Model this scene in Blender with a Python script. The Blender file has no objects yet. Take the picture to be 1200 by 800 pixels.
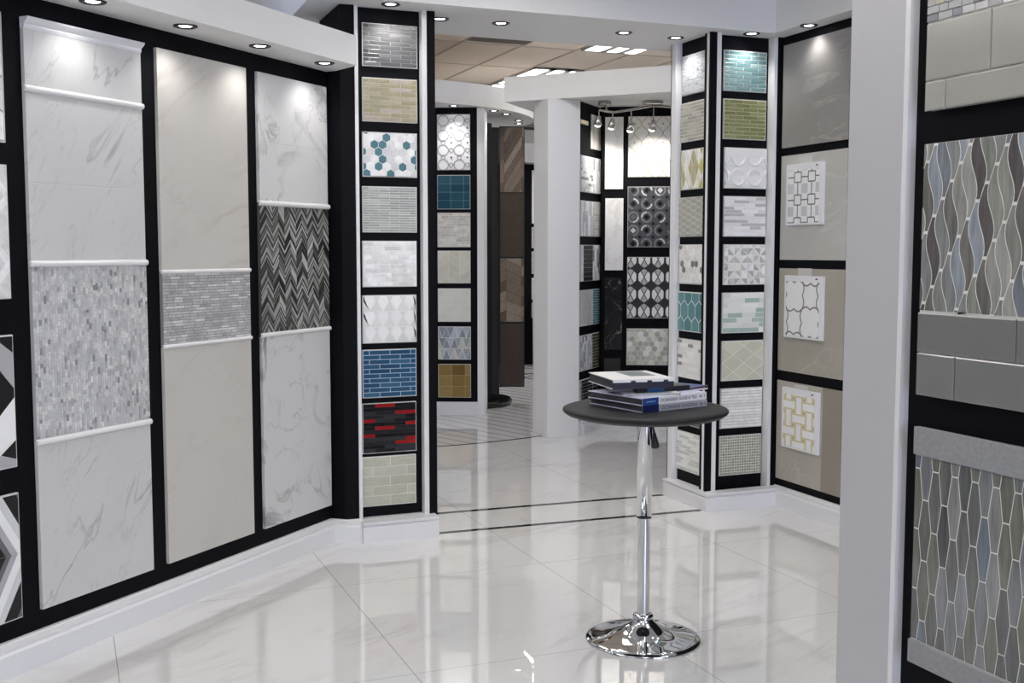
import bpy, bmesh, math, random
from mathutils import Vector, Matrix

C = bpy.context.scene.collection
sc = bpy.context.scene
PI = math.pi
rnd = random.Random(7)

# ------------------------------------------------------------------ colour
def lin(c):
    c /= 255.0
    return c / 12.92 if c <= 0.04045 else ((c + 0.055) / 1.055) ** 2.4
def col(r, g, b, k=None):
    if k is None: k = 1.4 * (1 - 0.55 * (max(r, g, b) - min(r, g, b)) / max(r, g, b, 1))
    return tuple(min(0.86, lin(v) * k) for v in (r, g, b))
def rgba(c): return (c[0], c[1], c[2], 1.0)

# ------------------------------------------------------------------ materials
MATS = {}
def new_mat(name):
    m = bpy.data.materials.new(name); m.use_nodes = True
    nt = m.node_tree
    return m, nt, nt.nodes['Principled BSDF']
def plain(name, c, rough=0.5, metal=0.0, coat=0.0, spec=0.5, noise=0.0, nscale=40):
    if name in MATS: return MATS[name]
    m, nt, p = new_mat(name)
    p.inputs['Base Color'].default_value = rgba(c)
    p.inputs['Roughness'].default_value = rough
    p.inputs['Metallic'].default_value = metal
    p.inputs['Coat Weight'].default_value = coat
    p.inputs['Specular IOR Level'].default_value = spec
    if noise:
        tc = nt.nodes.new('ShaderNodeTexCoord'); n = nt.nodes.new('ShaderNodeTexNoise')
        n.inputs['Scale'].default_value = nscale; n.inputs['Detail'].default_value = 6
        r = nt.nodes.new('ShaderNodeMapRange')
        r.inputs['To Min'].default_value = 1 - noise; r.inputs['To Max'].default_value = 1 + noise
        mx = nt.nodes.new('ShaderNodeMix'); mx.data_type = 'RGBA'; mx.blend_type = 'MULTIPLY'
        mx.inputs['Factor'].default_value = 1
        mx.inputs['A'].default_value = rgba(c)
        nt.links.new(tc.outputs['Object'], n.inputs['Vector'])
        nt.links.new(n.outputs['Fac'], r.inputs['Value'])
        nt.links.new(r.outputs['Result'], mx.inputs['B'])
        nt.links.new(mx.outputs['Result'], p.inputs['Base Color'])
    MATS[name] = m
    return m
def emit(name, c, s):
    if name in MATS: return MATS[name]
    m, nt, p = new_mat(name)
    p.inputs['Base Color'].default_value = rgba(c)
    p.inputs['Emission Color'].default_value = rgba(c)
    p.inputs['Emission Strength'].default_value = s
    MATS[name] = m
    return m

def N(nt, t, **kw):
    n = nt.nodes.new(t)
    for k, v in kw.items(): setattr(n, k, v)
    return n
def math_node(nt, op, a, b=None, clamp=False):
    n = N(nt, 'ShaderNodeMath', operation=op, use_clamp=clamp)
    for i, v in enumerate((a, b)):
        if v is None: continue
        if isinstance(v, (int, float)): n.inputs[i].default_value = v
        else: nt.links.new(v, n.inputs[i])
    return n.outputs[0]
def mixcol(nt, fac, a, b, blend='MIX'):
    n = N(nt, 'ShaderNodeMix', data_type='RGBA', blend_type=blend)
    for nm, v in (('Factor', fac), ('A', a), ('B', b)):
        s = n.inputs[nm] if nm != 'Factor' else n.inputs[0]
        if nm == 'A': s = n.inputs[6]
        if nm == 'B': s = n.inputs[7]
        if isinstance(v, (int, float)): s.default_value = v
        elif isinstance(v, tuple): s.default_value = rgba(v)
        else: nt.links.new(v, s)
    return n.outputs[2]
def vein_fac(nt, vec, scale, width, seed, stretch=None, dist=1.2, detail=5):
    mp = N(nt, 'ShaderNodeMapping')
    mp.vector_type = 'TEXTURE'; mp.inputs['Location'].default_value = (seed * 3.17, seed * 1.71, seed * 0.93)
    if stretch: mp.inputs['Rotation'].default_value = stretch[0]; mp.inputs['Scale'].default_value = tuple(1 / v for v in stretch[1])
    nt.links.new(vec, mp.inputs['Vector'])
    n = N(nt, 'ShaderNodeTexNoise'); n.inputs['Scale'].default_value = scale; n.inputs['Detail'].default_value = detail
    n.inputs['Roughness'].default_value = 0.55; n.inputs['Distortion'].default_value = dist
    nt.links.new(mp.outputs[0], n.inputs['Vector'])
    d = math_node(nt, 'ABSOLUTE', math_node(nt, 'SUBTRACT', n.outputs['Fac'], 0.5))
    v = math_node(nt, 'SUBTRACT', 1.0, math_node(nt, 'DIVIDE', d, width), clamp=True)
    n2 = N(nt, 'ShaderNodeTexNoise'); n2.inputs['Scale'].default_value = scale * 1.1; n2.inputs['Detail'].default_value = 2
    mp2 = N(nt, 'ShaderNodeMapping'); mp2.inputs['Location'].default_value = (seed * 7.7 + 4, seed, 2)
    nt.links.new(vec, mp2.inputs['Vector']); nt.links.new(mp2.outputs[0], n2.inputs['Vector'])
    mr = N(nt, 'ShaderNodeMapRange'); mr.inputs['From Min'].default_value = 0.45; mr.inputs['From Max'].default_value = 0.68
    nt.links.new(n2.outputs['Fac'], mr.inputs['Value'])
    return math_node(nt, 'MULTIPLY', v, mr.outputs['Result'], clamp=True)
def marble(name, base, vein, scale=2.0, width=0.02, amount=0.6, seed=1, rough=0.3, cloud=0.08, stretch=None, second=True):
    if name in MATS: return MATS[name]
    m, nt, p = new_mat(name)
    tc = N(nt, 'ShaderNodeTexCoord'); vec = tc.outputs['Object']
    f = vein_fac(nt, vec, scale, width, seed, stretch)
    if second:
        g = vein_fac(nt, vec, scale * 2.6, width * 0.8, seed + 5, stretch)
        f = math_node(nt, 'ADD', f, math_node(nt, 'MULTIPLY', g, 0.5), clamp=True)
    f = math_node(nt, 'MULTIPLY', f, amount)
    n = N(nt, 'ShaderNodeTexNoise'); n.inputs['Scale'].default_value = scale * 1.3; n.inputs['Detail'].default_value = 4
    nt.links.new(vec, n.inputs['Vector'])
    mr = N(nt, 'ShaderNodeMapRange'); mr.inputs['To Min'].default_value = 1 - cloud; mr.inputs['To Max'].default_value = 1 + cloud
    nt.links.new(n.outputs['Fac'], mr.inputs['Value'])
    b = mixcol(nt, 1.0, base, mr.outputs['Result'], 'MULTIPLY')
    c = mixcol(nt, f, b, vein)
    nt.links.new(c, p.inputs['Base Color'])
    p.inputs['Roughness'].default_value = rough
    MATS[name] = m
    return m
def tone(name, rough=0.4, coat=0.0, vein=0.0, nscale=25, streak=None, metal=0.0, spec=0.5):
    """tile material: colour of each tile from the mesh's own 'tone' attribute, with stone or glass streaks"""
    if name in MATS: return MATS[name]
    m, nt, p = new_mat(name)
    at = N(nt, 'ShaderNodeAttribute', attribute_name='tone')
    out = at.outputs['Color']
    if vein:
        tc = N(nt, 'ShaderNodeTexCoord'); mp = N(nt, 'ShaderNodeMapping')
        if streak: mp.inputs['Scale'].default_value = streak
        n = N(nt, 'ShaderNodeTexNoise'); n.inputs['Scale'].default_value = nscale; n.inputs['Detail'].default_value = 5
        n.inputs['Distortion'].default_value = 0.6
        nt.links.new(tc.outputs['Object'], mp.inputs['Vector']); nt.links.new(mp.outputs[0], n.inputs['Vector'])
        mr = N(nt, 'ShaderNodeMapRange'); mr.inputs['From Min'].default_value = 0.3; mr.inputs['From Max'].default_value = 0.7
        mr.inputs['To Min'].default_value = 1 - vein; mr.inputs['To Max'].default_value = 1 + vein
        nt.links.new(n.outputs['Fac'], mr.inputs['Value'])
        out = mixcol(nt, 1.0, out, mr.outputs['Result'], 'MULTIPLY')
    nt.links.new(out, p.inputs['Base Color'])
    p.inputs['Roughness'].default_value = rough; p.inputs['Coat Weight'].default_value = coat
    p.inputs['Metallic'].default_value = metal; p.inputs['Specular IOR Level'].default_value = spec
    MATS[name] = m
    return m

BLACK = plain('matte_black_paint', (0.0042, 0.0042, 0.0062), 0.6, spec=0.10)
WHITE = plain('white_paint', (0.82, 0.82, 0.81), 0.5)
WHITE_TRIM = plain('white_gloss_trim', (0.78, 0.78, 0.79), 0.3)
GROUT_L = plain('light_grout', col(205, 205, 200), 0.8)
GROUT_G = plain('grey_grout', col(150, 150, 148), 0.8)
GROUT_D = plain('dark_grout', (0.02, 0.02, 0.02), 0.8)
EDGE = plain('board_edge_white', (0.62, 0.62, 0.61), 0.5)
CHROME = plain('chrome', (0.68, 0.69, 0.71), 0.04, metal=1.0)
NICKEL = plain('brushed_nickel', (0.55, 0.53, 0.50), 0.28, metal=1.0)
STONE = tone('honed_stone_tile', 0.38, vein=0.10, nscale=30)
MARBLE_T = tone('marble_mosaic_tile', 0.35, vein=0.16, nscale=22)
GLASS = tone('glossy_glass_tile', 0.12, coat=0.0, spec=0.4, vein=0.10, nscale=18, streak=(1, 1, 5))
CERAMIC = tone('glazed_ceramic_tile', 0.12, coat=0.4, vein=0.03, nscale=9)
ART_GLASS = tone('streaked_art_glass_tile', 0.16, coat=0.4, vein=0.26, nscale=30, streak=(4.0, 1, 0.4))
SATIN = tone('satin_printed_tile', 0.45)
LAMP = emit('downlight_lens_glow', (0.93, 0.88, 1.0), 14.0)
BRONZE = plain('dark_bronze_ring', (0.05, 0.045, 0.05), 0.3, metal=0.7)

# ------------------------------------------------------------------ objects
def tag(o, label=None, cat=None, group=None, kind=None):
    if label: o['label'] = label
    if cat: o['category'] = cat
    if group: o['group'] = group
    if kind: o['kind'] = kind
    return o
def thing(name, label, cat, loc=(0, 0, 0), rz=0.0, group=None):
    o = bpy.data.objects.new(name, None); C.objects.link(o)
    o.location = loc; o.rotation_euler = (0, 0, rz); o.empty_display_size = 0.05
    return tag(o, label, cat, group)
def from_bm(name, bm, mat, parent=None, smooth=False):
    me = bpy.data.meshes.new(name); bm.to_mesh(me); bm.free()
    for m in (mat if isinstance(mat, (list, tuple)) else [mat]): me.materials.append(m)
    if smooth:
        for p in me.polygons: p.use_smooth = True
    o = bpy.data.objects.new(name, me); C.objects.link(o)
    if parent: o.parent = parent
    return o
def bx(bm, x0, x1, y0, y1, z0, z1, bev=0.0):
    vs = [bm.verts.new((x, y, z)) for x in (x0, x1) for y in (y0, y1) for z in (z0, z1)]
    fs = [(0, 1, 3, 2), (4, 6, 7, 5), (0, 4, 5, 1), (2, 3, 7, 6), (0, 2, 6, 4), (1, 5, 7, 3)]
    faces = [bm.faces.new([vs[i] for i in f]) for f in fs]
    if bev:
        es = list({e for f in faces for e in f.edges})
        bmesh.ops.bevel(bm, geom=es, offset=bev, segments=2, affect='EDGES', profile=0.5)
def box(name, x0, x1, y0, y1, z0, z1, mat, parent=None, bev=0.0):
    bm = bmesh.new(); bx(bm, x0, x1, y0, y1, z0, z1, bev)
    bmesh.ops.recalc_face_normals(bm, faces=bm.faces)
    return from_bm(name, bm, mat, parent)
def prism_bm(bm, pts, z0, z1):
    a = [bm.verts.new((p[0], p[1], z0)) for p in pts]; b = [bm.verts.new((p[0], p[1], z1)) for p in pts]
    n = len(pts)
    bm.faces.new(a); bm.faces.new(b[::-1])
    for i in range(n): bm.faces.new((a[i], b[i], b[(i + 1) % n], a[(i + 1) % n]))
def prism(name, pts, z0, z1, mat, parent=None, smooth=False):
    bm = bmesh.new(); prism_bm(bm, pts, z0, z1)
    bmesh.ops.recalc_face_normals(bm, faces=bm.faces)
    return from_bm(name, bm, mat, parent, smooth)
def lathe(name, prof, mat, parent=None, loc=(0, 0, 0), seg=48, smooth=True):
    bm = bmesh.new(); rings = []
    for r, z in prof:
        if r < 1e-5: rings.append([bm.verts.new((0, 0, z))])
        else: rings.append([bm.verts.new((r * math.cos(2 * PI * i / seg), r * math.sin(2 * PI * i / seg), z)) for i in range(seg)])
    for A, B in zip(rings, rings[1:]):
        for i in range(seg):
            j = (i + 1) % seg
            f = [A[i % len(A)], A[j % len(A)], B[j % len(B)], B[i % len(B)]]
            f = list(dict.fromkeys(f))
            if len(f) > 2: bm.faces.new(f)
    bmesh.ops.recalc_face_normals(bm, faces=bm.faces)
    o = from_bm(name, bm, mat, parent, smooth); o.location = loc
    return o
def tube(name, pts, rad, mat, parent=None, seg=10):
    bm = bmesh.new(); rings = []
    P = [Vector(p) for p in pts]
    for i, p in enumerate(P):
        d = (P[min(i + 1, len(P) - 1)] - P[max(i - 1, 0)]).normalized()
        up = Vector((0, 0, 1)) if abs(d.z) < 0.9 else Vector((1, 0, 0))
        a = d.cross(up).normalized(); b = d.cross(a)
        r = rad[i] if isinstance(rad, (list, tuple)) else rad
        rings.append([bm.verts.new(p + a * r * math.cos(2 * PI * k / seg) + b * r * math.sin(2 * PI * k / seg)) for k in range(seg)])
    for A, B in zip(rings, rings[1:]):
        for k in range(seg): bm.faces.new((A[k], A[(k + 1) % seg], B[(k + 1) % seg], B[k]))
    bm.faces.new(rings[0]); bm.faces.new(rings[-1][::-1])
    bmesh.ops.recalc_face_normals(bm, faces=bm.faces)
    return from_bm(name, bm, mat, parent, True)
def sweep_profile(name, path, prof, mat, parent=None):
    """extrude a (outward, z) profile along an open plan polyline; outward = right-hand side of travel"""
    bm = bmesh.new(); n = len(path); rows = []
    for i, p in enumerate(path):
        p = Vector(p)
        d0 = (p - Vector(path[i - 1])).normalized() if i else None
        d1 = (Vector(path[i + 1]) - p).normalized() if i < n - 1 else None
        if d0 is None: d0 = d1
        if d1 is None: d1 = d0
        n0 = Vector((d0.y, -d0.x)); n1 = Vector((d1.y, -d1.x))
        m = (n0 + n1).normalized(); k = 1 / max(0.3, m.dot(n0))
        rows.append([bm.verts.new((p.x + m.x * k * o, p.y + m.y * k * o, z)) for o, z in prof])
    for A, B in zip(rows, rows[1:]):
        for j in range(len(prof)):
            bm.faces.new((A[j], A[(j + 1) % len(prof)], B[(j + 1) % len(prof)], B[j]))
    bm.faces.new(rows[0]); bm.faces.new(rows[-1][::-1])
    bmesh.ops.recalc_face_normals(bm, faces=bm.faces)
    return from_bm(name, bm, mat, parent)

# ------------------------------------------------------------------ tile polygons (x right, z up on the board's face)
def clip_poly(poly, x0, x1, z0, z1):
    def cut(P, inside, inter):
        out = []
        for i in range(len(P)):
            a, b = P[i - 1], P[i]
            ia, ib = inside(a), inside(b)
            if ib:
                if not ia: out.append(inter(a, b))
                out.append(b)
            elif ia: out.append(inter(a, b))
        return out
    def ix(xc): return lambda a, b: (xc, a[1] + (b[1] - a[1]) * (xc - a[0]) / (b[0] - a[0]))
    def iz(zc): return lambda a, b: (a[0] + (b[0] - a[0]) * (zc - a[1]) / (b[1] - a[1]), zc)
    P = cut(poly, lambda p: p[0] >= x0, ix(x0))
    if P: P = cut(P, lambda p: p[0] <= x1, ix(x1))
    if P: P = cut(P, lambda p: p[1] >= z0, iz(z0))
    if P: P = cut(P, lambda p: p[1] <= z1, iz(z1))
    Q = []
    for p in P:
        if not Q or math.hypot(p[0] - Q[-1][0], p[1] - Q[-1][1]) > 2e-4: Q.append(p)
    if len(Q) > 2 and math.hypot(Q[0][0] - Q[-1][0], Q[0][1] - Q[-1][1]) < 2e-4: Q.pop()
    return Q
def area(P): return 0.5 * sum(P[i - 1][0] * P[i][1] - P[i][0] * P[i - 1][1] for i in range(len(P)))
def inset(P, g):
    n = len(P); out = []
    for i in range(n):
        a, b, c = P[i - 1], P[i], P[(i + 1) % n]
        d0 = (b[0] - a[0], b[1] - a[1]); d1 = (c[0] - b[0], c[1] - b[1])
        l0 = math.hypot(*d0) or 1e-9; l1 = math.hypot(*d1) or 1e-9
        n0 = (-d0[1] / l0, d0[0] / l0); n1 = (-d1[1] / l1, d1[0] / l1)
        m = (n0[0] + n1[0], n0[1] + n1[1]); l = math.hypot(*m) or 1e-9
        m = (m[0] / l, m[1] / l); k = g / max(0.35, m[0] * n0[0] + m[1] * n0[1])
        out.append((b[0] + m[0] * k, b[1] + m[1] * k))
    return out
def tiles(parent, name, polys, rect, mat, y=0.0, th=0.0022, gap=0.0016, bev=0.0006, jitter=0.05, seed=0, clip=True):
    """one mesh of raised tiles on the board's face; polys = [(points, colour)]; front is local -y"""
    R = random.Random(seed + len(polys)); V = []; F = []; CO = []
    x0, x1, z0, z1 = rect
    for pts, c in polys:
        P = clip_poly(list(pts), x0, x1, z0, z1) if clip else list(pts)
        if len(P) < 3: continue
        A = area(P)
        if abs(A) < 3e-6: continue
        if A < 0: P = P[::-1]; A = -A
        if gap > 0:
            Q = inset(P, gap)
            if area(Q) < A * 0.12: continue
        else: Q = P
        T = inset(Q, bev)
        if area(T) < area(Q) * 0.3: T = Q
        j = 1 + R.uniform(-jitter, jitter)
        cc = (c[0] * j, c[1] * j, c[2] * j, 1.0)
        n = len(Q); b = len(V)
        V += [(p[0], y, p[1]) for p in Q] + [(p[0], y - th * 0.8, p[1]) for p in Q] + [(p[0], y - th, p[1]) for p in T]
        F.append([b + 2 * n + i for i in range(n)]); CO.append((cc, n))
        for i in range(n):
            k = (i + 1) % n
            F.append([b + i, b + k, b + n + k, b + n + i]); CO.append((cc, 4))
            F.append([b + n + i, b + n + k, b + 2 * n + k, b + 2 * n + i]); CO.append((cc, 4))
    me = bpy.data.meshes.new(name); me.from_pydata(V, [], F); me.update()
    at = me.color_attributes.new('tone', 'FLOAT_COLOR', 'CORNER')
    flat = []
    for cc, n in CO: flat += list(cc) * n
    at.data.foreach_set('color', flat)
    me.materials.append(mat)
    o = bpy.data.objects.new(name, me); C.objects.link(o)
    if parent: o.parent = parent
    return o
def rect_poly(x0, x1, z0, z1): return [(x0, z0), (x1, z0), (x1, z1), (x0, z1)]
def pick(pal, R):
    t = R.random() * sum(w for _, w in pal)
    for c, w in pal:
        t -= w
        if t <= 0: return c
    return pal[-1][0]
def P_brick(x0, x1, z0, z1, rows, tw, pal, off='half', seed=1, wj=0.0):
    R = random.Random(seed); out = []; rh = (z1 - z0) / rows
    for r in range(rows):
        z = z0 + r * rh
        if off == 'half': x = x0 - tw * (0.5 if r % 2 else 0.0) - tw * 0.2
        elif off == 'none': x = x0
        else: x = x0 - R.random() * tw
        while x < x1:
            w = tw * (1 + R.uniform(-wj, wj))
            out.append((rect_poly(x, x + w, z, z + rh), pick(pal, R))); x += w
    return out
def P_columns(x0, x1, z0, z1, cols, th, pal, seed=1, hj=0.3):
    R = random.Random(seed); out = []; cw = (x1 - x0) / cols
    for c in range(cols):
        z = z0 - R.random() * th
        while z < z1:
            h = th * (1 + R.uniform(-hj, hj)); out.append((rect_poly(x0 + c * cw, x0 + (c + 1) * cw, z, z + h), pick(pal, R))); z += h
    return out
def P_hex(x0, x1, z0, z1, w, pal, seed=1, tall=1.1547, flat=0.5):
    """pointy-top hexagons of width w, height w*tall"""
    R = random.Random(seed); out = []; h = w * tall; q = h * flat / 2
    row = 0; z = z0; step = h - (h / 2 - q)
    while z < z1 + h:
        x = x0 - (w / 2 if row % 2 else 0)
        while x < x1 + w:
            out.append(([(x, z - h / 2), (x + w / 2, z - q), (x + w / 2, z + q), (x, z + h / 2), (x - w / 2, z + q), (x - w / 2, z - q)], pick(pal, R))); x += w
        row += 1; z += step
    return out
def P_chevron(x0, x1, z0, z1, cols, sh, rise, pal, seed=1):
    R = random.Random(seed); out = []; cw = (x1 - x0) / cols
    for c in range(cols):
        up = rise if c % 2 == 0 else -rise; xa = x0 + c * cw; xb = xa + cw
        z = z0 - abs(rise) * 1.5
        while z < z1 + abs(rise) * 1.5:
            a = z + (0 if up > 0 else rise); b = a + up
            out.append(([(xa, a), (xb, b), (xb, b + sh), (xa, a + sh)], pick(pal, R))); z += sh
    return out
def circle(cx, cz, r, n=24, a0=0, a1=2 * PI): return [(cx + r * math.cos(a0 + (a1 - a0) * i / n), cz + r * math.sin(a0 + (a1 - a0) * i / n)) for i in range(n)]
def ring_polys(cx, cz, r0, r1, c, n=20, a0=0.0, a1=2 * PI):
    out = []
    for i in range(n):
        a = a0 + (a1 - a0) * i / n; b = a0 + (a1 - a0) * (i + 1) / n
        out.append(([(cx + r0 * math.cos(a), cz + r0 * math.sin(a)), (cx + r1 * math.cos(a), cz + r1 * math.sin(a)),
                     (cx + r1 * math.cos(b), cz + r1 * math.sin(b)), (cx + r0 * math.cos(b), cz + r0 * math.sin(b))], c))
    return out
def bar(ax, az, bx_, bz, w, c):
    dx, dz = bx_ - ax, bz - az; l = math.hypot(dx, dz) or 1; nx, nz = -dz / l * w / 2, dx / l * w / 2
    return ([(ax + nx, az + nz), (ax - nx, az - nz), (bx_ - nx, bz - nz), (bx_ + nx, bz + nz)], c)

class Wall:
    """a vertical display plane: P a plan point on it, d the left-to-right direction seen from the viewer"""
    def __init__(s, P, d):
        s.P = Vector(P[:2]); s.d = Vector(d[:2]).normalized(); s.rz = math.atan2(s.d.y, s.d.x)
        s.out = Vector((s.d.y, -s.d.x))
    def at(s, t, off=0.0): p = s.P + s.d * t + s.out * off; return p
    def board(s, name, label, cat, t0, z0, off=0.0, group=None):
        p = s.at(t0, off); return thing(name, label, cat, (p.x, p.y, z0), s.rz, group)

def simple_board(wall, name, label, t0, t1, z0, z1, polys_fn, mat, grout=GROUT_L, off=0.0, th=0.012, rim=0.004, group=None, gap=0.0016,
                 jitter=0.05, cat='tile board', tile_th=0.0020, edge=EDGE, bev=0.0008, rimless=False):
    w, h = t1 - t0, z1 - z0
    e = wall.board(name, label, cat, t0, z0, off, group)
    bm = bmesh.new(); bx(bm, 0, w, -th, 0, 0, h, 0.0015); bmesh.ops.recalc_face_normals(bm, faces=bm.faces)
    from_bm('backing_board', bm, edge, e)
    r = rim
    box('grout_bed', r, w - r, -th - 0.001, -th + 0.001, r, h - r, grout, e)
    tiles(e, 'tile_field', polys_fn(r, w - r, r, h - r), (r, w - r, r, h - r), mat, y=-th - 0.0008, th=tile_th, gap=gap, jitter=jitter, seed=int(t0 * 1000 + z0 * 77), bev=bev)
    return e

# ================================================================== camera
F_PX = 1306.5; PITCH = math.radians(4.646); YAW = math.radians(21.95)
cam = bpy.data.objects.new('camera', bpy.data.cameras.new('camera')); C.objects.link(cam)
cam.location = (0, 0, 1.6); cam.rotation_euler = (PI / 2 - PITCH, 0, -YAW)
cam.data.sensor_fit = 'HORIZONTAL'; cam.data.sensor_width = 36.0; cam.data.lens = 36.0 * F_PX / 1200.0
cam.data.clip_start = 0.05; cam.data.clip_end = 60
sc.camera = cam

# ================================================================== the setting
def floor_mat():
    m, nt, p = new_mat('polished_white_marble_floor')
    tc = N(nt, 'ShaderNodeTexCoord'); vec = tc.outputs['Object']
    f = vein_fac(nt, vec, 0.9, 0.05, 3, ((0, 0, 0.6), (0.6, 2.0, 1)), dist=0.8)
    g = vein_fac(nt, vec, 2.6, 0.05, 8, ((0, 0, 0.5), (0.5, 2.2, 1)), dist=0.7)
    f = math_node(nt, 'MULTIPLY', math_node(nt, 'ADD', f, g, clamp=True), 0.32)
    base = mixcol(nt, f, (0.77, 0.766, 0.756), (0.48, 0.468, 0.452))
    s = N(nt, 'ShaderNodeSeparateXYZ'); nt.links.new(vec, s.inputs[0])
    def line(o, start, pitch, w):
        t = math_node(nt, 'FRACT', math_node(nt, 'DIVIDE', math_node(nt, 'SUBTRACT', o, start - 20 * pitch), pitch))
        d = math_node(nt, 'MINIMUM', t, math_node(nt, 'SUBTRACT', 1.0, t))
        return math_node(nt, 'LESS_THAN', d, w / pitch)
    jx = line(s.outputs['X'], 0.153, 1.042, 0.0017); jy = line(s.outputs['Y'], 3.957, 1.2, 0.0014)
    j = math_node(nt, 'MULTIPLY', math_node(nt, 'MAXIMUM', jx, jy), 0.75)
    c = mixcol(nt, j, base, (0.2, 0.2, 0.2))
    nt.links.new(c, p.inputs['Base Color'])
    p.inputs['Roughness'].default_value = 0.012; p.inputs['IOR'].default_value = 1.6; p.inputs['Coat Weight'].default_value = 0.3; p.inputs['Coat Roughness'].default_value = 0.01
    return m
FLOOR = floor_mat()
tag(box('floor', -7, 10, -6, 17, -0.12, 0, FLOOR), kind='structure')

def stripe_mat():
    m, nt, p = new_mat('striped_marble_inlay')
    tc = N(nt, 'ShaderNodeTexCoord'); d = N(nt, 'ShaderNodeVectorMath', operation='DOT_PRODUCT')
    nt.links.new(tc.outputs['Object'], d.inputs[0]); d.inputs[1].default_value = (0.94, 0.34, 0)
    n = N(nt, 'ShaderNodeTexNoise'); n.inputs['Scale'].default_value = 1.0; nt.links.new(tc.outputs['Object'], n.inputs['Vector'])
    v = math_node(nt, 'ADD', d.outputs['Value'], math_node(nt, 'MULTIPLY', n.outputs['Fac'], 0.12))
    t = math_node(nt, 'FRACT', math_node(nt, 'DIVIDE', v, 0.16))
    thin = math_node(nt, 'LESS_THAN', t, 0.10)
    t2 = math_node(nt, 'FRACT', math_node(nt, 'DIVIDE', v, 0.053))
    soft = math_node(nt, 'MULTIPLY', math_node(nt, 'LESS_THAN', t2, 0.35), 0.25)
    f = math_node(nt, 'ADD', math_node(nt, 'MULTIPLY', thin, 0.7), soft, clamp=True)
    nt.links.new(mixcol(nt, f, (0.64, 0.64, 0.65), (0.16, 0.16, 0.17)), p.inputs['Base Color'])
    p.inputs['Roughness'].default_value = 0.05
    return m
tag(prism('floor_inlay', circle(2.8, 11.82, 3.2, 96), -0.02, 0.0012, stripe_mat()), kind='structure')
BLACKSTONE = plain('polished_black_stone', (0.012, 0.012, 0.013), 0.05)
bm = bmesh.new()
ro, ri = circle(2.8, 11.82, 3.215, 96), circle(2.8, 11.82, 3.192, 96)
A = [[bm.verts.new((p[0], p[1], z)) for p in r] for r, z in ((ro, 0.0005), (ro, 0.0022), (ri, 0.0022), (ri, 0.0005))]
for a, b in zip(A, A[1:] + A[:1]):
    for i in range(96): bm.faces.new((a[i], a[(i + 1) % 96], b[(i + 1) % 96], b[i]))
bmesh.ops.recalc_face_normals(bm, faces=bm.faces)
tag(from_bm('trim_1', bm, BLACKSTONE), kind='structure')
for k, (a, b) in enumerate((((1.93, 5.937), (3.625, 5.868)), ((1.93, 6.400), (3.625, 6.333)))):
    w = 0.019
    tag(prism('trim_%d' % (k + 2), [(a[0], a[1] - w), (b[0], b[1] - w), (b[0], b[1] + w), (a[0], a[1] + w)], -0.01, 0.0015, BLACKSTONE), kind='structure')
# swirling black lines in the far floor
for k, (cx, cy, r) in enumerate(((5.9, 13.0, 0.55), (5.3, 13.6, 0.75), (6.3, 12.6, 0.8))):
    bm = bmesh.new(); pr = []
    for rr, z in ((r, 0.0005), (r, 0.0018), (r - 0.04, 0.0018), (r - 0.04, 0.0005)):
        pr.append([bm.verts.new((cx + rr * math.cos(2 * PI * i / 48), cy + rr * 0.8 * math.sin(2 * PI * i / 48), z)) for i in range(48)])
    for a, b in zip(pr, pr[1:] + pr[:1]):
        for i in range(48): bm.faces.new((a[i], a[(i + 1) % 48], b[(i + 1) % 48], b[i]))
    bmesh.ops.recalc_face_normals(bm, faces=bm.faces)
    tag(from_bm('trim_%d' % (k + 4), bm, BLACKSTONE), kind='structure')

HS = 2.91           # soffit underside
HC = 3.13           # near ceiling
tag(box('ceiling', -7, 10, -6, 5.77, HC, HC + 0.1, WHITE), kind='structure')
CEIL_TILE = plain('beige_ceiling_tile', (0.80, 0.70, 0.60), 0.9, noise=0.05, nscale=60)
CEIL_GRID = plain('ceiling_grid_metal', (0.55, 0.48, 0.41), 0.6)
tag(box('ceiling.001', -7, 10, 5.77, 17, 3.6, 3.7, CEIL_TILE), kind='structure')
bm = bmesh.new()
for i in range(-6, 9):
    x = 3.63 + 0.605 * i; bx(bm, x - 0.012, x + 0.012, 6.5, 16.8, 3.592, 3.602)
for i in range(-4, 5):
    y = 11.49 + 1.21 * i; bx(bm, 0.0, 8.6, y - 0.012, y + 0.012, 3.593, 3.603)
tag(from_bm('ceiling_grid', bm, CEIL_GRID), kind='structure')
# outer shell of the showroom
tag(box('wall_outer_right', 9.9, 10.0, -6, 17, 0, 3.7, WHITE), kind='structure')
tag(box('wall_outer_left', -7, -6.9, -6, 17, 0, 3.7, WHITE), kind='structure')
tag(box('wall_far', -7, 10, 16.9, 17.0, 0, 3.7, plain('dark_grey_paint', (0.10, 0.10, 0.105), 0.7)), kind='structure')

DKD = plain('dark_display_wall', (0.02, 0.02, 0.022), 0.6)
tag(prism('wall_front', [(-6.9, -5.9), (-0.4, -5.9), (-0.4, -6.0), (-6.9, -6.0)], 0, HC, DKD), kind='structure')
tag(prism('wall_front_right', [(3.4, -5.9), (9.9, -5.9), (9.9, -6.0), (3.4, -6.0)], 0, HC, DKD), kind='structure')
tag(box('wall_side_right', 4.6, 4.7, -5.9, 2.6, 0, HC, DKD), kind='structure')

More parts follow.
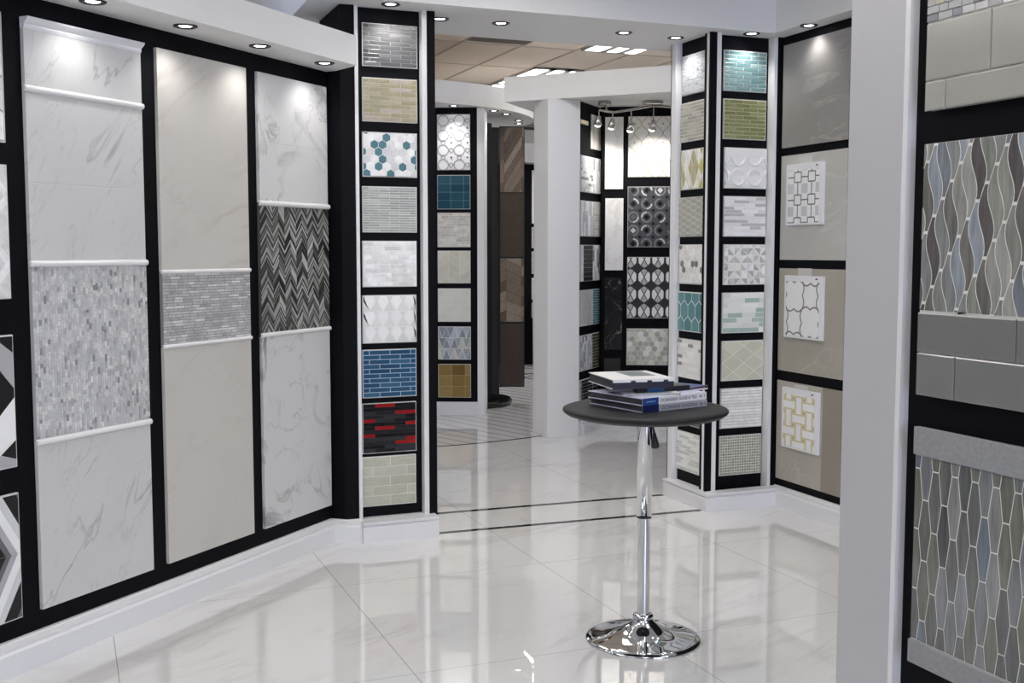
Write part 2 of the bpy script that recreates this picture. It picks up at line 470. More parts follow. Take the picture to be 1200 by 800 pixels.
# left angled wall
DL = Vector((0.7307, 0.6827)); P0 = Vector((1.35, 6.03)); NL = Vector((DL.y, -DL.x))
def lw(t, off=0.0): p = P0 + DL * t + NL * off; return (p.x, p.y)
tag(prism('wall_left', [lw(-4.6), lw(0), (1.41, 5.965), (1.41, 6.2), lw(-0.05, -0.14), lw(-4.6, -0.14)], 0, 2.60, BLACK), kind='structure')
BASE_PROF = [(0, 0), (0.062, 0), (0.062, 0.088), (0.050, 0.096), (0.052, 0.106), (0.022, 0.116), (0.018, 0.122), (0, 0.122)]
PL_PROF = [(0, 0), (0.085, 0), (0.085, 0.085), (0.074, 0.092), (0.088, 0.102), (0.088, 0.113), (0, 0.115)]
tag(sweep_profile('baseboard_left', [lw(-4.6, 0.0), lw(-0.012, 0.0), (1.42, 5.967), (1.5, 5.955)], BASE_PROF, WHITE_TRIM), kind='structure')
# soffit over the left wall
SO = [lw(-4.6, -0.14), lw(0.03, -0.14), lw(0.03, 0), lw(-0.10, 0.262), lw(-4.6, 0.262)]
tag(prism('soffit_beam', SO, 2.56, 2.712, WHITE), kind='structure')
# high soffit: over both display towers, the opening and along the right wall
HSO = [(1.235, 5.93), (1.62, 5.78), (4.04, 5.77), (4.04, 2.6), (4.4, 2.6), (4.4, 6.56), (1.455, 6.56), (1.455, 9.0), (1.25, 9.0)]
tag(prism('soffit_beam.001', HSO, HS, 3.62, WHITE), kind='structure')
# right bay wall
tag(box('wall_right', 4.17, 4.30, 2.6, 6.30, 0, HS, BLACK), kind='structure')
tag(sweep_profile('baseboard_right', [(4.17, 5.86), (4.17, 2.6)], [(o * 0.75, z) for o, z in BASE_PROF], WHITE_TRIM), kind='structure')
# near right wall with its white casing
tag(box('wall_near', 1.552, 1.62, 0.2, 1.757, 0, HC, BLACK), kind='structure')
tag(box('trim_7', 1.530, 1.66, 1.757, 1.919, 0, HC, plain('casing_white_shaded', (0.52, 0.52, 0.535), 0.45), bev=0.002), kind='structure')  # casing white darkened to the shaded tone of its face

tag(box('trim_8', 1.530, 1.56, 1.744, 1.757, 0, HC, WHITE_TRIM), kind='structure')  # added strip: the casing's daylit edge, coloured whiter than the face

# ================================================================== downlights
def spot(parent, loc, power, size=75, blend=0.9, color=(1, 0.97, 0.95), rad=0.03, target=None, name='spot'):
    l = bpy.data.lights.new(name, 'SPOT'); l.energy = power; l.spot_size = math.radians(size); l.spot_blend = blend; l.color = color; l.shadow_soft_size = rad
    o = bpy.data.objects.new(name, l); C.objects.link(o); o.parent = parent; o.location = loc
    if target is not None: o.rotation_euler = Vector(target).to_track_quat('-Z', 'Y').to_euler()
    return o
DL_PROTO = []
def downlight(x, y, z, label, power=12, r=0.052, size=95, tilt=(0, 0, -1), color=(1, 0.97, 0.96)):
    e = thing('downlight', label, 'downlight', (x, y, z), 0, 'recessed downlights')
    if not DL_PROTO:
        a = lathe('trim_ring', [(0.034, 0.012), (0.034, -0.003), (0.046, -0.007), (0.053, -0.004), (0.054, 0.002)], BRONZE, e, seg=28)
        b = lathe('lens', [(0.0, -0.0015), (0.026, -0.002), (0.033, 0.004)], LAMP, e, seg=28)
        DL_PROTO.extend((a, b))
    else:
        for p in DL_PROTO:
            c = p.copy(); C.objects.link(c); c.parent = e
    if power: spot(e, (0, 0, -0.02), power, size=size, target=tilt, color=color)
    e.scale = (r / 0.054,) * 3
    return e
for t, lab in ((-1.80, 'above the first tall marble board'), (-1.28, 'second from the photo edge'),
               (-0.77, 'third from the photo edge'), (-0.243, 'nearest the end of that soffit')):
    x, y = lw(t + 0.0, 0.158)
    downlight(x, y, 2.56, 'recessed downlight in the low left soffit, ' + lab, power=4.2, tilt=(-NL.x * 0.05, -NL.y * 0.12, -1), size=125)
downlight(1.668, 5.868, HS, 'recessed downlight in the high soffit above the first glass tile tower', 6, tilt=(0, 0.12, -1), size=120)
downlight(2.03, 6.13, HS, 'recessed downlight half hidden behind the black edge of the left tower', 8)
downlight(2.395, 6.115, HS, 'recessed downlight in the header over the opening, towards the left tower', 8)
downlight(3.185, 6.10, HS, 'recessed downlight in the header over the opening, towards the corner tower', 8)
downlight(3.555, 6.12, HS, 'recessed downlight right beside the side face of the corner tower', 6, tilt=(0.12, 0, -1), size=120)
downlight(3.915, 5.835, HS, 'recessed downlight above the teal glass board of the corner tower', 6, tilt=(0, 0.12, -1), size=120)
downlight(4.083, 5.50, HS, 'recessed downlight above the dark grey stone panel', 4.5, tilt=(0.05, 0, -1), size=125)
downlight(3.68, 5.22, HC, 'recessed downlight in the near ceiling at the very top of the photo', 6)

# ================================================================== large panels of the left wall
LWALL = Wall(P0, DL)
PANEL_EDGE = plain('panel_edge', (0.62, 0.61, 0.59), 0.6)
M1 = marble('white_marble_grey_veins', col(203, 203, 201, 1.03), col(95, 95, 97, 1.0), 2.4, 0.018, 0.6, 2, 0.28, 0.04, ((0, 0.62, 0), (1.9, 1, 0.5)))
M2 = marble('cream_limestone_slab', col(200, 197, 190, 1.0), col(150, 140, 128, 1.0), 1.5, 0.05, 0.30, 11, 0.35, 0.05, ((0, -0.45, 0), (0.45, 1, 1.6)))
M3 = marble('white_marble_bold_veins', col(204, 204, 203, 1.05), col(84, 84, 86, 1.0), 1.35, 0.030, 0.85, 9, 0.25, 0.04, ((0, 0.5, 0), (1.1, 1, 0.95)))
def slab_part(e, name, w, z0, z1, mat, th=0.018):
    return box(name, 0.0, w, -th, 0, z0, z1, mat, e, bev=0.0015)
def pencil(e, w, z, r=0.013, over=0.006, th=0.018):
    bm = bmesh.new(); n = 12; L = []; segs = [(-over, .72), (-over + .004, 1), (w + over - .004, 1), (w + over, .72)]
    for x, s in segs: L.append([bm.verts.new((x, -th + 0.002 - r * s * 1.15 * math.sin(PI * i / n), z + r * s * math.cos(PI * i / n))) for i in range(n + 1)])
    for a, b in zip(L, L[1:]):
        for i in range(n): bm.faces.new((a[i], a[i + 1], b[i + 1], b[i]))
        bm.faces.new((a[0], b[0], b[n], a[n]))
    bm.faces.new(L[0]); bm.faces.new(L[-1])
    bmesh.ops.recalc_face_normals(bm, faces=bm.faces)
    return from_bm('pencil_trim', bm, plain('white_marble_pencil', (0.80, 0.79, 0.78), 0.25), e)
Z0 = 0.20
# --- panel 1
e = LWALL.board('marble_display_board', 'tall white veined marble board with a grey stacked mosaic band, first from the left', 'wall panel', -2.012, Z0)
w = 0.610
box('backing_board', 0.001, w - 0.001, -0.0172, 0.0, 0.001, 2.274, PANEL_EDGE, e)
slab_part(e, 'marble_slab', w, 0.0, 0.658 - 0.012, M1)
slab_part(e, 'marble_slab', w, 1.350 + 0.012, 1.659, M1); slab_part(e, 'marble_slab', w, 1.661, 2.01 - 0.01, M1)
slab_part(e, 'marble_slab', w, 2.01 + 0.01, 2.235, M1)
slab_part(e, 'grout_bed', w, 0.66, 1.35, plain('pale_mosaic_grout', col(176, 176, 176, 1.1), 0.8), 0.0178)
tiles(e, 'mosaic_band', P_columns(0, w, 0.672, 1.338, 46, 0.024, [(col(190, 190, 190, 1.15), 5), (col(182, 182, 183, 1.15), 5), (col(168, 168, 171, 1.1), 2), (col(140, 140, 144, 1.05), 0.6), (col(197, 196, 193, 1.2), 3)], 5, 0.4),
      (0, w, 0.672, 1.338), MARBLE_T, y=-0.0176, th=0.002, gap=0.0011, bev=0.0006, seed=3)
for z in (0.659, 1.350, 2.013): pencil(e, w, z)
# crown moulding strip on top
bm = bmesh.new(); pr = [(0, 2.235), (-0.020, 2.235), (-0.024, 2.245), (-0.022, 2.252), (-0.034, 2.262), (-0.042, 2.270), (-0.044, 2.277), (0, 2.277)]
va = [bm.verts.new((0, y, z)) for y, z in pr]; vb = [bm.verts.new((w, y, z)) for y, z in pr]
bm.faces.new(va); bm.faces.new(vb[::-1])
for i in range(len(pr)): bm.faces.new((va[i], va[(i + 1) % len(pr)], vb[(i + 1) % len(pr)], vb[i]))
bmesh.ops.recalc_face_normals(bm, faces=bm.faces); from_bm('crown_trim', bm, WHITE_TRIM, e)
# --- panel 2
e = LWALL.board('limestone_display_board', 'tall cream stone board with a narrow grey brick mosaic band, second from the left', 'wall panel', -1.306, Z0)
w = 0.607
box('backing_board', 0.001, w - 0.001, -0.0172, 0.0, 0.001, 2.276, PANEL_EDGE, e)
slab_part(e, 'stone_slab', w, 0.0, 0.975 - 0.009, M2); slab_part(e, 'stone_slab', w, 1.307 + 0.009, 1.624, M2); slab_part(e, 'stone_slab', w, 1.626, 2.277, M2)
slab_part(e, 'grout_bed', w, 0.97, 1.31, plain('mid_grey_grout', col(140, 140, 140, 1.0), 0.8), 0.0178)
tiles(e, 'mosaic_band', P_brick(0, w, 0.985, 1.299, 24, 0.062, [(col(178, 178, 179, 1.0), 6), (col(188, 188, 188, 1.0), 4), (col(206, 206, 205, 1.05), 2.4), (col(166, 166, 169, 1.0), 1.2)], 'random', 6, 0.3),
      (0, w, 0.985, 1.299), MARBLE_T, y=-0.0176, th=0.002, gap=0.0015, bev=0.0006, seed=4)
pencil(e, w, 0.976, 0.010); pencil(e, w, 1.307, 0.010)
# --- panel 3
e = LWALL.board('marble_display_board', 'white marble board with bold grey veins and a black and white zigzag mosaic band', 'wall panel', -0.612, Z0)
w = 0.590
box('backing_board', 0.001, w - 0.001, -0.0172, 0.0, 0.001, 2.272, PANEL_EDGE, e)
slab_part(e, 'marble_slab', w, 0.0, 0.289, M3); slab_part(e, 'marble_slab', w, 0.291, 0.978 - 0.01, M3); slab_part(e, 'marble_slab', w, 1.636 + 0.01, 1.934, M3); slab_part(e, 'marble_slab', w, 1.936, 2.274, M3)
slab_part(e, 'grout_bed', w, 0.97, 1.64, plain('charcoal_grout', col(80, 80, 78, 1.0), 0.8), 0.0178)
tiles(e, 'mosaic_band', P_chevron(0, w, 0.990, 1.626, 12, 0.0125, 0.062, [(col(22, 22, 23, 1.0), 4), (col(78, 79, 76, 1.0), 4), (col(120, 121, 116, 1.0), 4), (col(162, 163, 159, 1.0), 3.2), (col(188, 188, 185, 1.0), 1.6)], 9),
      (0, w, 0.990, 1.626), STONE, y=-0.0176, th=0.002, gap=0.0007, bev=0.0004, seed=4)
pencil(e, w, 0.980, 0.012); pencil(e, w, 1.636, 0.014)

# --- four square boards at the left edge
wb = 0.60
def tiles0(label, z0, z1, fn, mat=MARBLE_T, gap=0.0012, grout=GROUT_L):
    return simple_board(LWALL, 'mosaic_board', label, -2.105 - wb, -2.105, z0, z1, fn, mat, grout=grout, th=0.014, rim=0.005, gap=gap, jitter=0.05)
wm, lg, mg, dg, bk = col(206, 206, 205), col(186, 186, 187), col(150, 150, 152), col(88, 88, 90), col(16, 16, 18)
def f_hexlines(x0, x1, z0, z1):
    out = [(rect_poly(x0, x1, z0, z1), col(178, 178, 177))]
    return P_hex(x1 - 0.03, x1 + 0.2, z0 + 0.02, z1, 0.19, [(wm, 1), (col(196, 196, 195), 1)], 3, 1.05, 0.52) + [(q, c) for q, c in P_hex(x1 - 0.03 - 0.76, x1 - 0.04, z0 + 0.02, z1, 0.19, [(wm, 1), (lg, 1)], 4, 1.05, 0.52) if max(p[0] for p in q) < x1 - 0.1]
tiles0('white marble hexagon tile board, topmost of the boards cut off at the left edge', 2.0, 2.476, f_hexlines, gap=0.004, grout=GROUT_G)
def f_diag(x0, x1, z0, z1):
    out = []; s = 0.16; W = x1 - x0; cx = x1 - 0.11
    for i in range(-4, 5):
        for k in range(-1, 4):
            x = cx + i * 2 * s / 1.4; z = z0 + k * 0.25
            d = [(x, z), (x + s / 1.4, z + 0.125), (x, z + 0.25), (x - s / 1.4, z + 0.125)]
            out.append((inset(d, 0.016), lg))
            for j in range(4):
                a, b = d[j], d[(j + 1) % 4]; ia, ib = inset(d, 0.016)[j], inset(d, 0.016)[(j + 1) % 4]
                out.append(([a, b, ib, ia], col(222, 222, 221)))
                x2 = x + s / 1.4; 
            d2 = [(p[0] + s / 1.4, p[1] + 0.125) for p in d]
            out.append((inset(d2, 0.016), col(190, 189, 187)))
            for j in range(4):
                a, b = d2[j], d2[(j + 1) % 4]; ia, ib = inset(d2, 0.016)[j], inset(d2, 0.016)[(j + 1) % 4]
                out.append(([a, b, ib, ia], col(222, 222, 221)))
    return out
tiles0('white marble board crossed by pale diagonal bands, second down at the left edge', 1.421, 1.919, f_diag, gap=0.0006)
def f_star(x0, x1, z0, z1):
    out = []; p = z1 - z0; Wd = 0.20
    for k in range(4):
        a = x1 - k * Wd; b = a - Wd
        if k % 2: a, b = b, a
        s = 1 if a > b else -1
        q = lambda u, v: (a - s * u, z1 - v * p)
        out += [([q(0, 0), q(0.085, 0), q(0, .13)], bk), ([q(0.085, 0), q(.2, 0), q(.2, .1), q(.1, .16), q(0, .40), q(0, .13)], mg),
                ([q(.1, .16), q(0, .40), q(0, .47), q(.1, .66), q(.2, .45), q(.2, .1)], bk),
                ([q(0, .47), q(0, .80), q(.1, .90), q(.1, .66)], wm), ([q(0, .80), q(.07, .90), q(0, .95)], bk),
                ([q(.1, .66), q(.1, .90), q(.2, 1.0), q(.2, .45)], lg), ([q(0, .95), q(.07, .90), q(.1, .90), q(.2, 1), q(0, 1)], mg)]
    return out
tiles0('black, grey and white geometric star board, third down at the left edge', 0.783, 1.286, f_star, SATIN, gap=0.0006)
def f_arrow(x0, x1, z0, z1):
    out = []; H = z1 - z0; zc = z0 + H * 0.52; Wd = 0.17
    for k in range(-2, 4):
        ap = x1 - 0.01 - k * 0.19
        bands = [(0.0, mg), (0.03, dg), (0.055, bk), (0.115, lg), (0.15, wm)]
        for i, (o, c) in enumerate(bands):
            o2 = bands[i + 1][0] if i + 1 < len(bands) else 0.19
            for sg in (1, -1):
                zt = zc + sg * H * 0.6
                out.append(([(ap - o, zc), (ap - o2, zc), (ap - o2 - Wd, zt), (ap - o - Wd, zt)], c))
    return out
tiles0('black, grey and white arrow patterned board, lowest at the left edge', 0.198, 0.684, f_arrow, SATIN, gap=0.0005)

# ================================================================== left display tower
def t_part(parent, name, *a, **k): return box(name, *a, parent=parent, **k)
tw = thing('display_tower', 'black display tower with white edge fins left of the opening', 'display tower', (0, 0, 0))
prism('side_panel', [(1.411, 5.964), (1.488, 5.955), (1.488, 6.45), (1.411, 6.45)], 0.0, HS, BLACK, tw)
box('back_panel', 1.507, 1.865, 6.0, 6.03, 0.10, HS, BLACK, tw)
box('white_fin', 1.488, 1.507, 5.948, 6.03, 0.10, HS, WHITE_TRIM, tw, bev=0.001)
box('white_fin', 1.865, 1.893, 5.948, 6.03, 0.10, HS, WHITE_TRIM, tw, bev=0.001)
box('corner_post', 1.893, 1.941, 5.952, 6.45, 0.0, HS, BLACK, tw)
sweep_profile('plinth', [(1.488, 5.955), (1.925, 5.955)], PL_PROF, WHITE_TRIM, tw)
box('plinth_top', 1.488, 1.893, 5.95, 6.02, 0.09, 0.116, WHITE_TRIM, tw)

LT = Wall((0, 6.0), (1, 0))
def glassbrick(rows, tw_, pal, off='half', wj=0.0, seed=1): return lambda x0, x1, z0, z1: P_brick(x0, x1, z0, z1, rows, tw_, pal, off, seed, wj)
def f_hexteal(w, pal, seed, tall=1.1547, flat=0.5): return lambda x0, x1, z0, z1: P_hex(x0 + w * 0.4, x1, z0 + w * 0.3, z1, w, pal, seed, tall, flat)
def f_kites(x0, x1, z0, z1):
    out = []; cw = (x1 - x0) / 4; rh = (z1 - z0) / 3; wk, gk = col(216, 216, 222), col(190, 191, 190)
    for r in range(4):
        for c in range(-1, 5):
            x = x0 + (c + 0.5) * cw; z = z1 - r * rh
            out += [([(x - cw * .22, z), (x + cw * .22, z), (x + cw * .44, z - rh * .34), (x, z - rh), (x - cw * .44, z - rh * .34)], wk)]
            out += [([(x + cw * .22, z), (x + cw * .78, z), (x + cw * .56, z - rh * .34), (x + cw, z - rh), (x, z - rh), (x + cw * .44, z - rh * .34)], gk)]
    return out
def f_redbrick(x0, x1, z0, z1):
    R = random.Random(4); out = []; W = x1 - x0; rh = (z1 - z0) / 13; D = [(col(12, 12, 14, 1.0), 4), (col(44, 46, 50, 1.0), 4), (col(30, 31, 35, 1.0), 2)]
    red = {(0, 1), (2, 2), (4, 0), (5, 2), (6, 1), (8, 0), (9, 2), (10, 2)}
    for r in range(13):
        es = [-.18, .22, .60, 1.0] if r % 2 == 0 else [0.0, .40, .80, 1.2]
        for k in range(3):
            out.append((rect_poly(x0 + es[k] * W, x0 + es[k + 1] * W, z1 - (r + 1) * rh, z1 - r * rh), col(150, 14, 16, 1.0) if (r, k) in red else pick(D, R)))
    return out
rows_z = [(2.598, 2.828), (2.302, 2.538), (2.003, 2.246), (1.701, 1.952), (1.401, 1.655), (1.090, 1.356), (0.786, 1.055), (0.474, 0.756), (0.175, 0.456)]
xs0 = [1.5405, 1.538, 1.535, 1.532, 1.529, 1.526, 1.523, 1.520, 1.517]
gl = 'sample boards of the left tower'
spec = [
 ('glass_tile_board', 'charcoal glossy glass brick board lit from above, topmost on the left tower', glassbrick(10, 0.118, [(col(98, 99, 100, 1.0), 3), (col(82, 83, 84, 1.0), 2), (col(116, 117, 118, 1.0), 1)]), GLASS, GROUT_G),
 ('glass_tile_board', 'beige streaked brick board directly above the white and teal hexagon board', glassbrick(10, 0.118, [(col(172, 163, 140, 1.02), 3), (col(158, 152, 122, 1.0), 3), (col(176, 166, 156, 1.0), 2)]), STONE, plain('beige_grout', col(190, 184, 162), 0.8)),
 ('hexagon_mosaic_board', 'white, grey and teal hexagon mosaic board on the left tower', f_hexteal(0.0455, [(col(212, 212, 212), 6), (col(186, 186, 187), 2.6), (col(78, 122, 134, 0.95), 2.5)], 22), STONE, GROUT_L),
 ('glass_tile_board', 'grey-green board of very thin bricks just below the hexagon board', glassbrick(18, 0.115, [(col(150, 154, 150), 3), (col(140, 144, 141), 2), (col(166, 168, 164), 1)]), GLASS, GROUT_L),
 ('marble_brick_board', 'white and pale grey marble brick board on the left tower', glassbrick(10, 0.075, [(col(212, 212, 212), 5), (col(192, 192, 193), 3), (col(200, 199, 197), 3)], 'random', 0.35, 8), MARBLE_T, GROUT_L),
 ('kite_mosaic_board', 'white and grey kite-shaped mosaic board above the blue glass board', f_kites, SATIN, GROUT_L),
 ('glass_tile_board', 'deep blue glossy glass brick board on the left tower', glassbrick(10, 0.118, [(col(48, 92, 126, 0.85), 3), (col(40, 80, 114, 0.85), 2), (col(62, 106, 138, 0.85), 1)]), GLASS, plain('pale_blue_grout', col(165, 182, 194), 0.8)),
 ('brick_mosaic_board', 'red, black and charcoal brick mosaic board below the blue one', f_redbrick, GLASS, GROUT_D),
 ('glass_tile_board', 'taupe board of large glass bricks with white joints, lowest on the left tower', glassbrick(5, 0.195, [(col(160, 160, 144), 2), (col(166, 166, 152), 2)], 'half', 0.0, 2), GLASS, GROUT_L),
]
for (nm, lb, fn, mt, gr), (z0, z1), x0 in zip(spec, rows_z, xs0):
    simple_board(LT, nm, lb, x0, x0 + 0.311, z0, z1, fn, mt, grout=gr, group=gl, gap=0.0013 if 'very thin' in lb or 'red' in lb else 0.0019, jitter=0.06)

# ================================================================== right display tower (corner)
tr = thing('display_tower', 'black two-faced corner display tower with white edge fins right of the opening', 'display tower', (0, 0, 0))
prism('corner_post', [(3.652, 5.87), (3.697, 5.87), (3.697, 5.95), (3.66, 5.95), (3.66, 5.905), (3.652, 5.905)], 0.0, HS, BLACK, tr)
box('back_panel', 3.70, 4.17, 5.935, 5.96, 0.10, HS, BLACK, tr)
box('back_panel', 3.692, 3.72, 5.90, 6.34, 0.10, HS, BLACK, tr)
box('white_fin', 3.697, 3.727, 5.868, 5.96, 0.10, HS, WHITE_TRIM, tr, bev=0.001)
box('white_fin', 4.108, 4.131, 5.868, 5.96, 0.10, HS, WHITE_TRIM, tr, bev=0.001)
box('white_fin', 3.648, 3.70, 5.885, 5.906, 0.10, HS, WHITE_TRIM, tr, bev=0.001)
box('white_fin', 3.648, 3.70, 6.272, 6.325, 0.10, HS, WHITE_TRIM, tr, bev=0.001)
box('end_panel', 3.655, 4.17, 6.325, 6.345, 0.0, HS, BLACK, tr)
box('edge_panel', 4.131, 4.169, 5.87, 5.96, 0.0, HS, BLACK, tr)
sweep_profile('plinth', [(3.697, 6.33), (3.697, 5.875), (4.17, 5.875)], [(o * 0.92, z) for o, z in PL_PROF], WHITE_TRIM, tr)
RU = Wall((0, 5.935), (1, 0)); RV = Wall((3.692, 0), (0, -1))
rz_ = [(2.575, 2.821), (2.284, 2.528), (1.984, 2.234), (1.688, 1.937), (1.389, 1.640), (1.088, 1.341), (0.789, 1.040), (0.489, 0.742), (0.189, 0.442)]
def f_relief(x0, x1, z0, z1):
    out = []; rh = (z1 - z0) / 4.2; wv = col(206, 206, 206)
    z = z1
    for r in range(5): out.append((rect_poly(x0, x1, z - rh, z), wv)); z -= rh
    return out
def f_facets(x0, x1, z0, z1):
    out = []; s = (x1 - x0) / 3.2; R = random.Random(5)
    P = [col(214, 214, 212), col(192, 193, 190), col(172, 173, 170), col(154, 155, 152), col(206, 204, 198)]
    for i in range(-1, 5):
        for j in range(-1, 4):
            x, z = x0 + i * s - 0.02, z0 + j * s - 0.01
            cx, cz = x + s / 2, z + s / 2
            pts = [(x, z), (cx, z), (x + s, z), (x + s, cz), (x + s, z + s), (cx, z + s), (x, z + s), (x, cz)]
            for k in range(8):
                out.append(([(cx, cz), pts[k], pts[(k + 1) % 8]], P[(k * 3 + i + 2 * j + R.randint(0, 1)) % 5]))
    return out
def f_lattice(x0, x1, z0, z1):
    c = col(188, 186, 170); out = []; a, b = (x1 - x0) * 0.52, (z1 - z0) * 0.44
    for i in range(-3, 5):
        for j in range(-3, 6):
            x = x0 + (i + 0.5 * (j % 2)) * a; z = z0 + j * b / 2
            out.append(([(x, z), (x + a / 2, z + b / 2), (x, z + b), (x - a / 2, z + b / 2)], c))
    return out
def f_grid(nx, nz, pal, seed): 
    def fn(x0, x1, z0, z1):
        R = random.Random(seed); a, b = (x1 - x0) / nx, (z1 - z0) / nz
        return [(rect_poly(x0 + i * a, x0 + (i + 1) * a, z0 + j * b, z0 + (j + 1) * b), pick(pal, R)) for i in range(nx) for j in range(nz)]
    return fn
gu = 'sample boards on the front of the corner tower'
W_, G_ = col(208, 208, 207), col(164, 164, 165)
spec = [
 ('glass_tile_board', 'teal glossy glass brick board, topmost on the front of the corner tower', glassbrick(10, 0.105, [(col(116, 148, 148, 0.95), 3), (col(100, 134, 136, 0.95), 2), (col(134, 162, 160, 0.95), 1)]), GLASS, GROUT_L),
 ('glass_tile_board', 'olive green glass brick board directly below the teal one', glassbrick(10, 0.105, [(col(136, 138, 100, 0.95), 3), (col(122, 124, 86, 0.95), 2), (col(150, 152, 114, 0.95), 1)]), GLASS, plain('olive_grout', col(190, 190, 150), 0.8)),
 ('relief_tile_board', 'white relief tile board with raised scallops on the corner tower', f_relief, CERAMIC, GROUT_L),
 ('stick_mosaic_board', 'white and grey long-stick mosaic board on the front of the corner tower', glassbrick(12, 0.095, [(W_, 4), (G_, 2.4), (col(196, 196, 197), 2)], 'random', 0.3, 31), SATIN, GROUT_L),
 ('facet_mosaic_board', 'white and grey triangular facet mosaic board on the front of the corner tower', f_facets, STONE, GROUT_L),
 ('stick_mosaic_board', 'white board with sea-green sticks below the triangular facet board', glassbrick(8, 0.12, [(col(205, 206, 202), 5), (col(196, 197, 192), 2), (col(152, 170, 164), 2.4)], 'random', 0.3, 36), SATIN, GROUT_L),
 ('relief_tile_board', 'beige tile board with raised crossing diamond lines on the corner tower', f_lattice, CERAMIC, plain('cream_grout', col(212, 210, 198), 0.6)),
 ('stick_mosaic_board', 'plain white thin-stripe tile board above the small square mosaic', glassbrick(13, 0.31, [(col(205, 205, 202), 2), (col(199, 199, 196), 1)], 'none'), STONE, GROUT_G),
 ('square_mosaic_board', 'taupe small square mosaic board, lowest on the front of the corner tower', f_grid(17, 14, [(col(138, 137, 120), 3), (col(128, 127, 112), 2), (col(148, 147, 130), 2)], 4), STONE, GROUT_L),
]
xs = [3.780, 3.782, 3.793, 3.794, 3.798, 3.793, 3.795, 3.791, 3.789]
for k, ((nm, lb, fn, mt, gr), (z0, z1), x0) in enumerate(zip(spec, rz_, xs)):
    e = simple_board(RU, nm, lb, x0, x0 + 0.309, z0, z1, fn, mt, grout=gr, group=gu, jitter=0.06, gap=0.0013 if k in (3, 7) else 0.0019)
    if k == 2:
        out = []; w, h = 0.309, z1 - z0; rh = h / 4.2
        for r, sg in ((1, -1), (2, 1), (3, -1)):
            for i in range(4):
                cx = 0.100 + (i - 1) * 0.120; zt = h - r * rh - (0 if sg < 0 else rh)
                if r == 2: cx += 0.0
                out += ring_polys(cx, zt, 0.040, 0.056, W_, 14, PI if sg < 0 else 0, 2 * PI if sg < 0 else PI)
        tiles(e, 'raised_scallops', out, (0.004, w - 0.004, 0.004, h - 0.004), CERAMIC, y=-0.014, th=0.011, gap=0, bev=0.002, jitter=0)

gv = 'sample boards on the side of the corner tower'
def f_harle(x0, x1, z0, z1):
    pal = [(col(196, 190, 128), 2), (col(206, 205, 196), 3), (col(178, 172, 142), 3), (col(214, 213, 208), 2)]
    return P_hex(x0, x1, z0, z1, 0.062, pal, 6, 1.9, 0.12)
def f_lens(x0, x1, z0, z1):
    out = []; a, b = 0.118, 0.040
    for j in range(-1, 18):
        for i in range(-1, 5):
            x = x0 + (i + 0.5 * (j % 2)) * a; z = z0 + j * b * 0.5
            up = [(x - a / 2 + a * k / 10, 0.25 * b * (1 - math.cos(2 * PI * k / 10))) for k in range(1, 10)]
            out.append(([(x - a / 2, z)] + [(p, z - q) for p, q in up] + [(x + a / 2, z)] + [(p, z + q) for p, q in up[::-1]], col(158, 158, 150)))
    return out
spec = [
 ('glass_tile_board', 'silver glass brick board, topmost on the side of the corner tower', glassbrick(11, 0.105, [(col(170, 174, 177), 3), (col(158, 162, 166), 2)]), GLASS, GROUT_L),
 ('glass_tile_board', 'grey-beige glass brick board directly below the silver one', glassbrick(11, 0.105, [(col(162, 161, 150), 3), (col(148, 147, 138), 2), (col(176, 175, 166), 1)]), GLASS, GROUT_L),
 ('harlequin_mosaic_board', 'gold, olive and white diamond mosaic board on the side of the corner tower', f_harle, ART_GLASS, GROUT_L),
 ('lens_mosaic_board', 'grey board of flattened lens shapes below the gold diamond board', f_lens, SATIN, plain('pale_joint', col(205, 205, 200), 0.7)),
 ('hexagon_mosaic_board', 'white mosaic board with scattered charcoal hexagons, right of the open passage', f_hexteal(0.043, [(col(212, 211, 208), 5), (col(200, 199, 196), 2), (col(118, 115, 106), 1.6)], 12), STONE, GROUT_L),
 ('hexagon_tile_board', 'teal tall hexagon tile board with white joints', f_hexteal(0.088, [(col(104, 145, 150), 2), (col(94, 136, 142), 2)], 3, 1.55, 0.5), CERAMIC, plain('white_joint', col(222, 222, 220), 0.6)),
 ('stick_mosaic_board', 'white and dark grey stick mosaic board right behind the books', glassbrick(10, 0.095, [(col(210, 209, 206), 5), (col(198, 197, 194), 2), (col(132, 130, 124), 1.7)], 'random', 0.35, 45), SATIN, GROUT_L),
 ('glass_tile_board', 'dark grey glass board mostly hidden behind the table top', glassbrick(10, 0.105, [(col(98, 100, 102), 2), (col(84, 86, 88), 1)]), GLASS, GROUT_G),
 ('stick_mosaic_board', 'white and pale grey stick mosaic board, lowest on the side of the corner tower', glassbrick(12, 0.10, [(col(206, 206, 203), 4), (col(182, 182, 180), 2.5)], 'random', 0.3, 48), SATIN, GROUT_L),
]
ys = [6.252, 6.262, 6.254, 6.268, 6.262, 6.268, 6.269, 6.268, 6.288]
for k, ((nm, lb, fn, mt, gr), (z0, z1), y0) in enumerate(zip(spec, rz_, ys)):
    y0 = min(y0, 6.270)
    simple_board(RV, nm, lb, -y0, -5.972, z0, z1, fn, mt, grout=gr, group=gv, jitter=0.06, gap=0.0030 if k == 5 else 0.0017)

